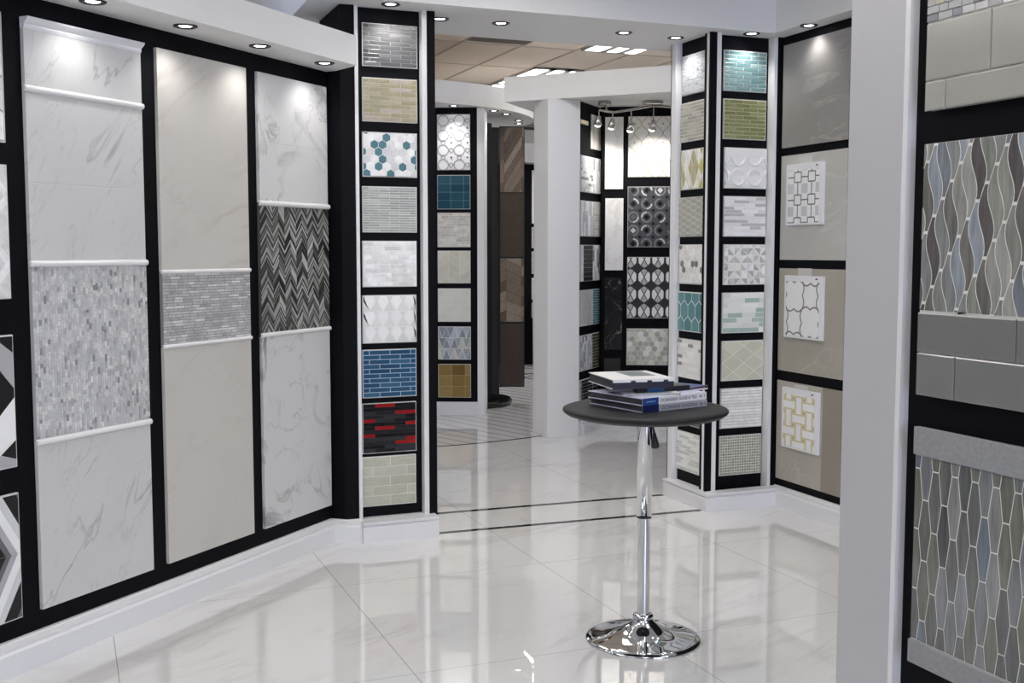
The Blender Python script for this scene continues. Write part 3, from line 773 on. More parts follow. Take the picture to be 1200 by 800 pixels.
# ================================================================== right bay wall: stone panels and hanging sample cards
RW = Wall((4.17, 0), (0, -1))
def stone(name, c, v, seed, vs=1.6): return marble(name, c, v, vs, 0.02, 0.28, seed, 0.42, 0.12, ((0, -0.2, 0), (0.6, 1, 1.5)))
rw = [(2.231, 2.855, 'dark grey stone panel under a downlight, topmost on the right wall', stone('dark_grey_stone', col(142, 139, 135, 1.02), col(185, 180, 172), 3)),
      (1.545, 2.182, 'large light grey stone panel holding the square-link sample card', stone('light_grey_stone', col(192, 190, 184, 0.95), col(215, 213, 208), 5)),
      (0.856, 1.492, 'beige-grey stone panel holding the quatrefoil sample card', stone('beige_grey_stone', col(172, 167, 155, 0.95), col(205, 200, 190), 7)),
      (0.170, 0.792, 'two-tone beige and brown stone panel, lowest on the right wall', stone('warm_grey_stone', col(184, 178, 167, 0.95), col(205, 200, 190), 9))]
for k, (z0, z1, lb, mt) in enumerate(rw):
    e = RW.board('stone_display_board', lb, 'wall panel', -5.845, z0)
    W = 0.63
    box('backing_board', 0.001, W - 0.001, -0.006, 0, 0.001, z1 - z0 - 0.001, PANEL_EDGE, e)
    if k < 3: box('stone_slab', 0, W, -0.014, -0.004, 0, z1 - z0, mt, e, bev=0.001)
    else:
        box('stone_slab', 0, 0.452, -0.014, -0.004, 0, z1 - z0, mt, e, bev=0.001)
        tag(box('stone_strip', 0.454, W, -0.014, -0.004, 0, z1 - z0, stone('brown_stone', col(146, 137, 126, 1.05), col(120, 112, 102), 12), e, bev=0.001), 'darker brown stone strip')
CARD = plain('white_card', (0.80, 0.80, 0.82), 0.5)
TAPE = plain('clear_hanger', (0.62, 0.61, 0.58), 0.25)
def card(label, y0, y1, z0, z1, fn, mat, off=0.018, gap=0.0008):
    e = RW.board('sample_card', label, 'sample card', -y0, z0, off, 'white sample cards on the right wall')
    w, h = y0 - y1, z1 - z0
    box('card', 0, w, -0.016, 0.004, 0, h, CARD, e, bev=0.002)
    box('hanger', w * .30, w * .66, -0.001, 0.003, h - 0.01, h + 0.045, TAPE, e)
    box('number_tag', w * .82, w * .87, -0.0168, -0.0155, h - 0.022, h - 0.014, plain('ink_black', (0.02, 0.02, 0.02), 0.6), e)
    r = (0.022, w - 0.03, 0.012, h - 0.035)
    tiles(e, 'mosaic_sheet', [(rect_poly(*r), col(222, 222, 222))], r, SATIN, y=-0.0155, th=0.0015, gap=0, jitter=0)
    tiles(e, 'mosaic_pattern', fn(*r), r, mat, y=-0.0168, th=0.0012, gap=gap, bev=0.0003, jitter=0.05)
dk, gy = col(98, 98, 98), col(176, 176, 178)
def f_links(x0, x1, z0, z1):
    out = []; px, pz = (x1 - x0) / 2.25, (z1 - z0) / 2.35; b = 0.009
    for i in range(-1, 3):
        for j in range(-1, 3):
            cx, cz = x0 + px * (i + 0.72), z1 - pz * (j + 0.33); a = px * 0.25; c = pz * 0.22
            for q in (((cx - a, cz - c), (cx + a, cz - c)), ((cx + a, cz - c), (cx + a, cz + c)), ((cx + a, cz + c), (cx - a, cz + c)), ((cx - a, cz + c), (cx - a, cz - c)),
                      ((cx + a, cz), (cx + px - a, cz)), ((cx, cz - c), (cx, cz - pz + c))):
                out.append(bar(*q[0], *q[1], b, dk))
            mx, mz = cx + px / 2, cz - pz / 2
            for k in range(4): out.append((rect_poly(mx - px * .22 + k * px * .11, mx - px * .22 + (k + 1) * px * .11, mz - pz * .22, mz + pz * .22), gy))
    return out
card('white sample card with a dark square-link mosaic, upper of the three hanging cards', 5.765, 5.41, 1.755, 2.122, f_links, SATIN)
def f_quatre(x0, x1, z0, z1):
    out = []; px, pz = (x1 - x0) / 2, (z1 - z0) / 2; b = 0.0095; c = col(120, 116, 114)
    def wavy(ax, az, bx2, bz, amp):
        n = 18; pts = []
        dx, dz = bx2 - ax, bz - az; l = math.hypot(dx, dz); nx, nz = -dz / l, dx / l
        for i in range(n + 1):
            t = i / n; o = amp * abs(math.sin(2 * PI * t)) ; pts.append((ax + dx * t + nx * o, az + dz * t + nz * o))
        return [bar(*p, *q, b, c) for p, q in zip(pts, pts[1:])]
    for i in range(3):
        for j in range(2):
            s = 1 if (i + j) % 2 else -1
            out += wavy(x0 + i * px + (0.006 if i == 0 else -0.006 if i == 2 else 0), z0 + j * pz, x0 + i * px + (0.006 if i == 0 else -0.006 if i == 2 else 0), z0 + (j + 1) * pz, 0.016 * s)
            z = z0 + i * pz + (0.008 if i == 0 else -0.008 if i == 2 else 0)
            out += wavy(x0 + j * px, z, x0 + (j + 1) * px, z, -0.016 * s)
    return out
card('white sample card with a grey quatrefoil outline pattern, middle of the three hanging cards', 5.762, 5.39, 1.070, 1.450, f_quatre, SATIN, gap=0)
def f_weave(x0, x1, z0, z1):
    out = []; g = col(196, 186, 150); wv = col(226, 225, 220); k = col(150, 142, 110); s = (x1 - x0) / 3.0
    out.append((rect_poly(x0, x1, z0, z1), g))
    top = []
    for i in range(-1, 4):
        for j in range(-1, 5):
            cx, cz = x0 + (i + 0.5) * s, z0 + (j + 0.2) * s * 0.8
            if (i + j) % 2: top.append((rect_poly(cx - s * .62, cx + s * .62, cz - s * .22, cz + s * .22), wv))
            else: top.append((rect_poly(cx - s * .24, cx + s * .24, cz - s * .50, cz + s * .50), wv))
            top.append((rect_poly(cx + s * .42, cx + s * .54, cz + s * .34, cz + s * .46), k))
    return out + top
e = RW.board('sample_card', 'white sample card with a white and gold basketweave mosaic, lowest of the three hanging cards', 'sample card', -5.766, 0.385, 0.018, 'white sample cards on the right wall')
w, h = 0.358, 0.374
box('card', 0, w, -0.016, 0.004, 0, h, CARD, e, bev=0.002)
box('hanger', w * .30, w * .66, -0.001, 0.003, h - 0.01, h + 0.028, TAPE, e)
box('number_tag', w * .82, w * .87, -0.0168, -0.0155, h - 0.022, h - 0.014, plain('ink_black', (0, 0, 0)), e)
r = (0.022, w - 0.03, 0.012, h - 0.035); ps = f_weave(*r)
tiles(e, 'mosaic_sheet', ps[:1], r, SATIN, y=-0.0155, th=0.0015, gap=0, jitter=0)
tiles(e, 'mosaic_pattern', [p for p in ps[1:] if p[1][0] < 0.5 or (p[0][1][0] - p[0][0][0]) > (p[0][2][1] - p[0][1][1])], r, SATIN, y=-0.0168, th=0.0012, gap=0.001, bev=0.0003, jitter=0.02)
tiles(e, 'mosaic_pattern', [p for p in ps[1:] if p[1][0] >= 0.5 and (p[0][1][0] - p[0][0][0]) <= (p[0][2][1] - p[0][1][1])], r, SATIN, y=-0.0166, th=0.0008, gap=0.001, bev=0.0003, jitter=0.02)

# ================================================================== near right wall boards
NW = Wall((1.552, 0), (0, -1)); YL = -1.700; WN = 0.62
def near_board(name, label, z0, z1):
    e = NW.board(name, label, 'tile board', YL, z0, 0, 'large boards on the nearest wall')
    box('backing_board', 0.002, WN - 0.002, -0.016, 0, 0.002, z1 - z0 - 0.002, plain('near_board_edge', (0.35, 0.35, 0.34), 0.6), e)
    return e
SUB = [(col(160, 159, 151, 1.2), 1), (col(158, 157, 149, 1.2), 1)]
SUBG = [(col(122, 122, 121, 1.15), 1), (col(119, 119, 118, 1.15), 1)]
def subway(e, name, z0, z1, joints, pal, seed):
    xs = [0.0] + joints + [WN]; R = random.Random(seed)
    return [(rect_poly(a, b, z0, z1), pick(pal, R)) for a, b in zip(xs, xs[1:])]
z0 = 1.863; e = near_board('subway_tile_board', 'glossy beige subway tile board with a small glass mosaic band, topmost on the nearest wall', z0, 2.343)
tiles(e, 'tile_field', subway(e, '', 0, 0.056, [0.053, 0.36], SUB, 1) + subway(e, '', 0.056, 0.163, [0.160, 0.47], SUB, 2) + subway(e, '', 0.27, 0.376, [0.053, 0.36], SUB, 3) + subway(e, '', 0.376, 0.48, [0.16, 0.47], SUB, 4),
      (0, WN, 0, 0.48), CERAMIC, y=-0.0155, th=0.007, gap=0.0008, bev=0.003, jitter=0.02)
box('grout_bed', 0.001, WN - 0.001, -0.0185, -0.015, 0.001, 0.479, GROUT_L, e)
tiles(e, 'mosaic_band', P_brick(0, WN, 0.165, 0.268, 7, 0.028, [(col(150, 150, 150), 3), (col(176, 176, 174), 3), (col(120, 122, 126), 2), (col(168, 164, 140), 1), (col(205, 205, 206), 1)], 'random', 14, 0.35), (0, WN, 0.165, 0.268), GLASS, y=-0.018, th=0.004, gap=0.0008)
z0 = 1.322; e = near_board('wave_mosaic_board', 'wavy streaked glass mosaic board in grey, blue and brown over grey subway tiles', z0, 1.803)
h = 0.481
box('grout_bed', 0.001, WN - 0.001, -0.0185, -0.015, 0.001, h - 0.001, GROUT_L, e)
tiles(e, 'tile_field', subway(e, '', 0, 0.083, [0.100, 0.40], SUBG, 1) + subway(e, '', 0.083, 0.161, [0.241, 0.54], SUBG, 2), (0, WN, 0, 0.161), CERAMIC, y=-0.0178, th=0.006, gap=0.0009, bev=0.0025, jitter=0.02)
AG = [(col(136, 138, 137, 1.0), 4), (col(118, 116, 112, 1.0), 3), (col(152, 158, 166, 1.0), 2.6), (col(142, 144, 136, 1.0), 3), (col(98, 94, 94, 1.0), 2.5), (col(128, 132, 139, 1.0), 3), (col(156, 156, 150, 1.0), 2)]
def f_wave(x0, x1, z0, z1):
    R = random.Random(8); out = []; cw = 0.0213; P = 0.134; amp = 0.0088; ph = -2 * PI * 0.235
    nc = int((x1 - x0) / cw) + 3; L = 14
    def edge(i, z): return x0 + i * cw + amp * math.sin(2 * PI * (z - z0) / P + i * ph)
    for i in range(-1, nc):
        zc = z0 - (i + 0.5) * ph * P / (2 * PI)          # where the column is narrowest
        zc -= math.ceil((zc - z0) / P + 0.01) * P
        while zc < z1:
            a, b = zc + 0.0016, zc + P - 0.0016
            lf = [(edge(i, a + (b - a) * k / L), a + (b - a) * k / L) for k in range(L + 1)]
            rt = [(edge(i + 1, a + (b - a) * k / L), a + (b - a) * k / L) for k in range(L + 1)]
            out.append((rt + lf[::-1], pick(AG, R))); zc += P
    return out
def P_coffin(x0, x1, z0, z1, a, b, H, pal, seed):
    """tall hexagons with short flat ends of half width a and side points of half width b"""
    R = random.Random(seed); out = []; p = a + b; i = -1
    while x0 + i * p < x1 + b:
        x = x0 + i * p; z = z0 - H + (H / 2 if i % 2 else 0)
        while z < z1:
            out.append(([(x - a, z), (x + a, z), (x + b, z + H / 2), (x + a, z + H), (x - a, z + H), (x - b, z + H / 2)], pick(pal, R))); z += H
        i += 1
    return out
tiles(e, 'wave_mosaic', f_wave(0, WN, 0.163, h), (0, WN, 0.163, h), ART_GLASS, y=-0.0184, th=0.0014, gap=0.0014, bev=0.0008, jitter=0.1)
z0 = 0.792; h = 0.468; e = near_board('hexagon_mosaic_board', 'board of tall streaked glass hexagons between grey stone strips, lowest on the nearest wall', z0, 1.26)
STRIP = plain('combed_grey_stone', col(146, 147, 149, 1.0), 0.7, noise=0.25, nscale=140)
box('stone_strip', 0, WN, -0.024, -0.01, h - 0.054, h, STRIP, e, bev=0.001)
box('stone_strip', 0, WN, -0.024, -0.01, 0, 0.046, STRIP, e, bev=0.001)
box('grout_bed', 0.001, WN - 0.001, -0.0175, -0.015, 0.04, h - 0.04, GROUT_L, e)
AH = [(col(112, 114, 111, 1.0), 4), (col(100, 102, 101, 1.0), 3), (col(126, 129, 131, 1.0), 2.5), (col(110, 118, 127, 1.0), 2), (col(118, 118, 110, 1.0), 3), (col(88, 89, 90, 1.0), 2), (col(142, 143, 141, 1.0), 1)]
tiles(e, 'hexagon_mosaic', P_coffin(0.006, WN, 0.03, h, 0.0078, 0.0170, 0.119, AH, 12), (0, WN, 0.047, h - 0.055), ART_GLASS, y=-0.0174, th=0.0014, gap=0.0014, bev=0.0008, jitter=0.1)

# ================================================================== far-left curved bay
FD = Vector((0.9028, -0.4301)); FA = Vector((3.361, 10.28)); FL = Wall(FA, FD)
ft = thing('display_tower', 'narrow black display tower with a white end post seen through the opening', 'display tower', (0, 0, 0))
def wall_box(wall, name, t0, t1, o0, o1, z0, z1, mat, parent):
    pts = [wall.at(t0, o0), wall.at(t1, o0), wall.at(t1, o1), wall.at(t0, o1)]
    return prism(name, [(p.x, p.y) for p in pts], z0, z1, mat, parent)
wall_box(FL, 'back_panel', -0.55, 0.392, -0.03, -0.06, 0.128, 2.965, BLACK, ft)
wall_box(FL, 'white_post', 0.392, 0.457, 0.0, -0.35, 0.0, 2.965, WHITE, ft)
wall_box(FL, 'plinth', -0.55, 0.41, 0.0, -0.06, 0.0, 0.132, WHITE_TRIM, ft)
wall_box(FL, 'core', -0.55, 0.392, -0.06, -0.34, 0.0, 2.965, BLACK, ft)
CSO = [(2.3, 9.70), (2.85, 9.82), (3.25, 9.91), (3.6, 10.0), (3.83, 10.08), (4.015, 10.18), (4.18, 10.30), (4.33, 10.45), (4.47, 10.61), (4.59, 10.80), (4.68, 11.0), (4.735, 11.22), (4.755, 11.5), (4.73, 11.75), (4.65, 12.0), (4.5, 12.25), (4.3, 12.4), (3.3, 12.6), (2.3, 12.6)]
tag(prism('curved_soffit_beam', CSO, 2.965, 3.17, WHITE), kind='structure')
for (x, y), lab, pw in (((3.475, 10.10), 'above the ring-patterned marble board', 14), ((3.96, 10.30), 'above the dark pole of the turning display', 6), ((4.17, 10.50), 'right of the one above the dark pole', 6),
                    ((4.50, 10.98), 'upper of the close pair at its rim', 8), ((4.61, 11.24), 'lower of the close pair at its rim', 0)):
    downlight(x, y, 2.965, 'small downlight in the far curved soffit, ' + lab, pw, r=0.05)
FO = Wall(FL.at(0, -0.03), FD)
def f_rings(x0, x1, z0, z1):
    out = [(rect_poly(x0, x1, z0, z1), col(214, 213, 211))]; return out
fl = [(2.372, 2.90, 'mosaic_board', 'white marble board with grey interlaced rings, topmost on the far narrow tower', f_rings, SATIN, GROUT_L),
      (1.999, 2.325, 'glass_tile_board', 'glossy dark teal glass tile board on the far narrow tower', lambda a, b, c, d: P_brick(a, b, c, d, 4, 0.125, [(col(50, 92, 108, 0.9), 2), (col(42, 80, 98, 0.9), 1)], 'none'), GLASS, plain('teal_grout', col(110, 150, 160), 0.7)),
      (1.635, 1.966, 'stick_mosaic_board', 'grey-beige stick mosaic board on the far narrow tower', glassbrick(13, 0.09, [(col(186, 182, 174), 3), (col(174, 170, 162), 2), (col(196, 193, 187), 2)], 'random', 0.3, 4), STONE, GROUT_L),
      (1.287, 1.602, 'relief_tile_board', 'beige herringbone-relief board on the far narrow tower', lambda a, b, c, d: P_chevron(a, b, c, d, 3, 0.08, 0.06, [(col(190, 188, 174), 1), (col(198, 196, 183), 1)], 3), CERAMIC, GROUT_L),
      (0.914, 1.238, 'relief_tile_board', 'plain off-white wave-relief board on the far narrow tower', lambda a, b, c, d: P_brick(a, b, c, d, 4, 0.16, [(col(202, 202, 194), 1)], 'half'), CERAMIC, GROUT_L),
      (0.546, 0.868, 'triangle_mosaic_board', 'blue-grey triangle mosaic board on the far narrow tower', lambda a, b, c, d: f_tri(a, b, c, d), ART_GLASS, GROUT_L),
      (0.175, 0.502, 'glass_tile_board', 'gold and amber glass tile board, lowest on the far narrow tower', lambda a, b, c, d: P_brick(a, b, c, d, 3, 0.13, [(col(142, 118, 68), 2), (col(126, 100, 54), 1), (col(150, 130, 82), 1)], 'none'), GLASS, plain('gold_grout', col(160, 150, 110), 0.7))]
def f_tri(x0, x1, z0, z1):
    out = []; R = random.Random(2); a = (x1 - x0) / 4; b = (z1 - z0) / 3; pal = [(col(150, 156, 160), 2), (col(166, 172, 178), 2), (col(130, 138, 146), 2), (col(176, 176, 170), 2)]
    for i in range(-1, 9):
        for j in range(4):
            x = x0 + i * a / 2; z = z0 + j * b
            out.append(([(x, z), (x + a, z), (x + a / 2, z + b)] if i % 2 else [(x, z + b), (x + a / 2, z), (x + a, z + b)], pick(pal, R)))
    return out
for z0, z1, nm, lb, fn, mt, gr in fl:
    e = simple_board(FO, nm, lb, 0.005, 0.324, z0, z1, fn, mt, grout=gr, group='sample boards of the far narrow tower', gap=0.0016)
    if 'rings' in lb:
        out = []; w, h = 0.319, z1 - z0; g = col(150, 150, 152); d = col(70, 70, 74); p = 0.155
        dots = []
        for i in range(-1, 4):
            for j in range(-1, 6):
                cx, cz = 0.08 + i * p - 0.02, 0.05 + j * p * 0.9
                out += ring_polys(cx, cz, 0.046, 0.056, g, 14)
                for a_ in range(4): out += ring_polys(cx + 0.0775 * math.cos(a_ * PI / 2), cz + 0.07 * math.sin(a_ * PI / 2), 0.017, 0.023, g, 8)
                dots += [(circle(cx + 0.0775, cz + 0.07, 0.009, 8), d)]
        r = (0.004, w - 0.004, 0.004, h - 0.004)
        tiles(e, 'ring_pattern', out, r, SATIN, y=-0.0168, th=0.001, gap=0, bev=0.0002, jitter=0)
        tiles(e, 'dot_pattern', dots, r, SATIN, y=-0.0168, th=0.0014, gap=0, bev=0.0002, jitter=0)

# turning display: platform, pole and wing panels
cr = thing('carousel_display', 'tall dark turning display with brown wood-look wings on a round black base', 'display stand', (4.05, 10.85, 0))
lathe('platform', [(0, 0), (0.42, 0), (0.45, 0.02), (0.45, 0.05), (0.43, 0.065), (0, 0.065)], BLACKSTONE, cr, (-0.12, 0.1, 0), 64, False)
box('pole', -0.07, 0.07, -0.07, 0.07, 0.06, 2.9, plain('dark_metal', (0.02, 0.02, 0.024), 0.35, metal=0.3), cr)
DKW = plain('dark_wing_edge', (0.015, 0.014, 0.014), 0.4)
def wing(cx, cy, ang, w0, w1, z0, z1):
    """a thin wing from w0 to w1 along ang, local to the stand"""
    bm = bmesh.new(); bx(bm, w0, w1, -0.016, 0.016, z0, z1, 0.002); bmesh.ops.recalc_face_normals(bm, faces=bm.faces)
    o = from_bm('wing_panel', bm, DKW, cr); o.location = (cx, cy, 0); o.rotation_euler = (0, 0, ang)
    return o
ang0 = math.radians(-22)
WX, WY = 0.185, 0.01
wg = wing(WX, WY, ang0, 0.0, 0.262, 0.175, 2.88)
wing(0, 0, math.radians(-100), 0.05, 0.16, 0.12, 2.85); wing(-0.04, 0.0, math.radians(-118), 0.05, 0.22, 0.10, 2.86); wing(0.02, 0.06, math.radians(-12), 0.02, 0.17, 0.10, 2.87); wing(-0.03, 0.03, math.radians(140), 0.05, 0.4, 0.10, 2.85); wing(0, 0.04, math.radians(60), 0.05, 0.4, 0.12, 2.6)
WD = [(col(128, 114, 102), 2), (col(108, 95, 84), 2), (col(96, 84, 74), 1), (col(140, 127, 115), 1)]
WOODT = tone('wood_look_tile', 0.45, vein=0.18, nscale=20, streak=(3, 1, 3))
DB = col(72, 62, 54)
def wb_(z0, z1, polys): return tiles(wg, 'wood_look_tile', polys, (0.008, 0.254, z0, z1), WOODT, y=-0.0165, th=0.004, gap=0.0012)
H4 = (2.88 - 0.175) / 4
T_ = 2.88
wb_(T_ - H4, T_ - 0.01, P_chevron(0.05, 0.42, T_ - H4, T_, 2, 0.105, 0.30, WD, 4) + P_chevron(-0.10, 0.05, 2.0, T_, 1, 0.12, 0.10, WD, 6))
wb_(T_ - 2 * H4 + 0.01, T_ - H4 - 0.01, [(rect_poly(0, 0.3, 1.3, 2.4), DB)])
wb_(T_ - 3 * H4 + 0.01, T_ - 2 * H4 - 0.005, P_chevron(-0.09, 0.39, 0.7, 1.6, 3, 0.105, 0.07, [(col(150, 138, 124), 2), (col(104, 90, 78), 2), (col(126, 113, 100), 2)], 4))
wb_(0.185, T_ - 3 * H4 - 0.01, [(rect_poly(0, 0.3, 0, 0.95), DB)])

# far dark bay behind
fb = thing('display_wall', 'black display wall far behind, between the turning display and the white pillar', 'display wall', (0, 0, 0))
prism('wall_panel', [(5.1, 14.6), (6.02, 14.45), (6.9, 14.45), (6.9, 14.6), (5.1, 14.75)], 0, 2.8, BLACK, fb)
prism('valance', [(5.3, 14.35), (5.8, 14.15), (6.9, 14.15), (6.9, 14.75), (5.3, 14.75)], 2.80, 3.06, plain('grey_valance_paint', (0.40, 0.40, 0.41), 0.6), fb)
tag(box('soffit_beam.002', 6.02, 7.6, 15.2, 15.5, 3.06, 3.36, WHITE), kind='structure')
FB = Wall((0, 14.45), (1, 0))
fbz = [(1.98, 2.72, 'long white board, topmost on the far black wall beside the pillar', col(200, 200, 200)), (1.64, 1.93, 'grey-beige board, second down on the far black wall', col(150, 146, 142)),
       (1.28, 1.59, 'mid grey board, third down on the far black wall', col(140, 140, 142)), (0.92, 1.22, 'pale grey board, fourth down on the far black wall', col(176, 176, 180)), (0.66, 0.87, 'taupe board partly hidden by the leaning mosaic board', col(140, 130, 118))]
for z0, z1, lb, c in fbz:
    simple_board(FB, 'tile_board', lb, 6.12, 6.48, z0, z1, lambda a, b, cc, d, c=c: P_brick(a, b, cc, d, 3, 0.2, [(c, 1)], 'half'), STONE, group='boards on the far black wall')
lean = thing('leaning_mosaic_board', 'mosaic sample board leaning against the far black wall near the floor', 'tile board', (5.98, 14.05, 0.0), 0.0)
lo = bpy.data.objects
LB_ = plain('leaning_backing', col(170, 168, 166), 0.6)
b0 = box('backing_board', 0, 0.6, 0, 0.015, 0, 1.0, LB_, lean)
R5 = random.Random(5)
t0 = tiles(lean, 'mosaic_sheet', P_brick(0.01, 0.59, 0.02, 0.70, 5, 0.13, [(col(140, 140, 138), 2), (col(160, 158, 154), 2), (col(110, 110, 110), 1)], 'half', 6) + [(rect_poly(0.02, 0.58, 0.74, 0.98), col(78, 72, 74))], (0, 0.6, 0, 1.0), STONE, y=0, th=0.006, gap=0.004)
for o in (b0, t0): o.rotation_euler = (math.radians(-17), math.radians(7), 0)

# ================================================================== white pillar, beam and lit niche
tag(box('pillar', 3.812, 4.110, 8.65, 8.95, 0, 2.872, WHITE, bev=0.003), kind='structure')
tag(prism('niche_beam', [(3.56, 9.015), (4.9, 7.59), (6.0, 8.4), (5.2, 9.6), (4.1, 9.6)], 2.872, 3.08, WHITE), kind='structure')
dA = Vector((0.71123, 0.70296)); A0 = Vector((4.123, 8.70)); NA = Wall(A0, dA)
B0 = Vector((4.45, 9.0232)); dB = Vector((0.891, -0.454)); NB = Wall(B0, dB)
Bc = NB.at(0.06)
tag(prism('wall_niche', [(4.112, 8.69)] + [tuple(NA.at(0.55)), tuple(NB.at(0.05)), tuple(NB.at(1.1)), tuple(NB.at(1.1, -0.12)), tuple(NB.at(0.0, -0.16)), tuple(NA.at(0.50, -0.15)), (4.112, 8.90)], 0, 2.872, BLACK), kind='structure')
tag(sweep_profile('baseboard_niche', [tuple(NA.at(0.0)), tuple(NA.at(0.52)), tuple(NB.at(0.07)), tuple(NB.at(1.1))], [(o * 0.95, z) for o, z in BASE_PROF], WHITE_TRIM), kind='structure')
TH = 0.014
def strip_v(cols, th_, pal, seed, hj=0.3): return lambda a, b, c, d: P_columns(a, b, c, d, cols, th_, pal, seed, hj)
gn = 'paired boards on the angled niche wall'
def pair(lb, z0, z1, f1, m1, f2, m2, split=0.5, g1=GROUT_L, g2=GROUT_L):
    w, h = 0.585, z1 - z0
    e = NA.board('paired_mosaic_board', lb, 'tile board', 0.025, z0, 0, gn)
    box('backing_board', 0, w, -0.010, 0, 0, h, EDGE, e)
    s = w * split
    for k, (xa, xb, f, m, g) in enumerate(((0.004, s - 0.004, f1, m1, g1), (s + 0.006, w - 0.004, f2, m2, g2))):
        box('grout_bed', xa, xb, -0.0112, -0.009, 0.004, h - 0.004, g, e)
        tiles(e, 'mosaic_sheet', f(xa, xb, 0.004, h - 0.004), (xa, xb, 0.004, h - 0.004), m, y=-0.011, th=0.004, gap=0.0016)
Wm, Gm, Dm = col(206, 206, 206), col(170, 170, 172), col(120, 120, 122)
pair('white pebble-brick and grey upright stick board pair, topmost of the paired niche boards', 2.105, 2.418, glassbrick(12, 0.06, [(Wm, 4), (Gm, 2), (Dm, .7)], 'half', 0.2, 3), STONE, strip_v(8, 0.15, [(Wm, 2), (Gm, 3), (Dm, .7)], 4), STONE, 0.53)
pair('pale upright stick and grey brick board pair, second of the paired niche boards', 1.725, 2.034, strip_v(9, 0.2, [(Wm, 3), (Gm, 2)], 6), STONE, glassbrick(12, 0.1, [(col(178, 176, 170), 2), (col(164, 162, 156), 2)]), STONE, 0.53)
pair('black brick strip and grey upright stick board pair in the niche', 1.335, 1.652, lambda a, b, c, d: [(rect_poly(a, a + 0.06, c, d), Wm)] + P_brick(a + 0.06, b, c, d, 8, 0.3, [(col(30, 30, 32), 1)], 'none'), STONE, strip_v(8, 0.1, [(Wm, 3), (Gm, 3), (Dm, 1.5)], 9), STONE, 0.53, GROUT_L, GROUT_L)
pair('grey-beige upright stick and sea-teal brick board pair in the niche', 0.945, 1.260, strip_v(9, 0.25, [(col(186, 182, 178), 3), (col(174, 170, 166), 2)], 8), STONE, glassbrick(14, 0.12, [(col(104, 142, 146), 2), (col(92, 130, 136), 2)]), GLASS, 0.55)
pair('striped white and grey stick and olive brick board pair in the niche', 0.552, 0.866, strip_v(12, 0.08, [(Wm, 3), (Gm, 2), (Dm, 2)], 10), STONE, glassbrick(11, 0.12, [(col(108, 104, 80), 2), (col(92, 88, 66), 2)]), GLASS, 0.53)
pair('dark brick board pair, lowest in the niche, partly behind the table', 0.170, 0.477, lambda a, b, c, d: [(rect_poly(a, a + 0.04, c, d), Gm)] + P_brick(a + 0.04, b, c, d, 10, 0.12, [(col(60, 62, 64), 1), (col(48, 50, 52), 1)], 'half'), GLASS, glassbrick(10, 0.12, [(col(50, 54, 58), 2), (col(70, 76, 80), 1)]), GLASS, 0.55)
simple_board(NA, 'stick_mosaic_board', 'narrow pale striped stone board under the track light, on the angled niche wall', 0.295, 0.605, 2.492, 2.79, strip_v(7, 0.4, [(Wm, 2), (Gm, 2), (col(200, 192, 178), 2)], 12), STONE)
simple_board(NA, 'accent_tile', 'small cream accent tile high on the angled niche wall beside the pillar', 0.024, 0.20, 2.682, 2.718, lambda a, b, c, d: [(rect_poly(a, b, c, d), col(226, 206, 170))], STONE, gap=0, cat='tile')
# face B boards
B1w = (0.074, 0.235)
slabw = marble('niche_white_marble', col(212, 211, 211), col(165, 150, 148), 3.0, 0.03, 0.4, 21, 0.3, 0.03)
slabk = marble('niche_black_marble', (0.016, 0.016, 0.018), (0.45, 0.45, 0.43), 2.2, 0.012, 0.8, 8, 0.15, 0.1)
def slab_board(lb, t0, t1, z0, z1, mat, cat='tile board', nm='marble_board'):
    e = NB.board(nm, lb, cat, t0, z0, 0)
    box('backing_board', 0.001, t1 - t0 - 0.001, -0.006, 0, 0.001, z1 - z0 - 0.001, EDGE if mat is slabw else BLACK, e)
    box('marble_slab', 0, t1 - t0, -0.016, -0.005, 0, z1 - z0, mat, e, bev=0.001)
slab_board('tall brightly lit plain white marble board in the niche', 0.074, 0.235, 2.148, 2.781, slabw)
slab_board('tall plain white marble board below the brightly lit one', 0.079, 0.240, 1.427, 2.067, slabw)
slab_board('tall black marble board with a white vein in the niche', 0.079, 0.236, 0.712, 1.356, slabk)
slab_board('small near-black stone board low in the niche behind the books', 0.080, 0.224, 0.30, 0.633, plain('near_black_stone', (0.02, 0.018, 0.017), 0.3), nm='stone_board')
WB2 = (0.278, 0.70)
def board2(lb, z0, z1, fn, mt, gr, **k):
    return simple_board(NB, 'mosaic_board', lb, WB2[0], WB2[1], z0, z1, fn, mt, grout=gr, **k)
gold = col(170, 150, 110)
e = board2('white mosaic board with crossing gold lattice, brightly lit by the track light', 2.252, 2.785, lambda a, b, c, d: [(rect_poly(a, b, c, d), col(216, 214, 206))], SATIN, GROUT_L)
out = []; w, h = WB2[1] - WB2[0], 0.533
for i in range(-1, 6):
    for j in range(-1, 5):
        x, z = 0.055 + i * 0.125, 0.055 + j * 0.165
        for sx in (-1, 1):
            for q in range(6):
                a0, a1 = q / 6, (q + 1) / 6
                f = lambda a: (x + sx * 0.0625 * (1 - math.cos(a * PI)) / 2 * 1.0, z + 0.0825 * a)
                out.append(bar(*f(a0), *f(a1), 0.0045, gold)); 
                g = lambda a: (x + sx * 0.0625 * (1 - math.cos(a * PI)) / 2, z - 0.0825 * a)
                out.append(bar(*g(a0), *g(a1), 0.0045, gold))
        out.append((circle(x, z + 0.0825, 0.009, 8), gold))
tiles(e, 'lattice_pattern', out, (0.004, w - 0.004, 0.004, h - 0.004), SATIN, y=-0.0166, th=0.0012, gap=0, bev=0.0002, jitter=0)
e = board2('black and pewter mosaic board of round medallions', 1.633, 2.168, lambda a, b, c, d: [(rect_poly(a, b, c, d), col(66, 67, 72))], SATIN, GROUT_D)
out = []; dm = []
h = 0.535; R9 = random.Random(9)
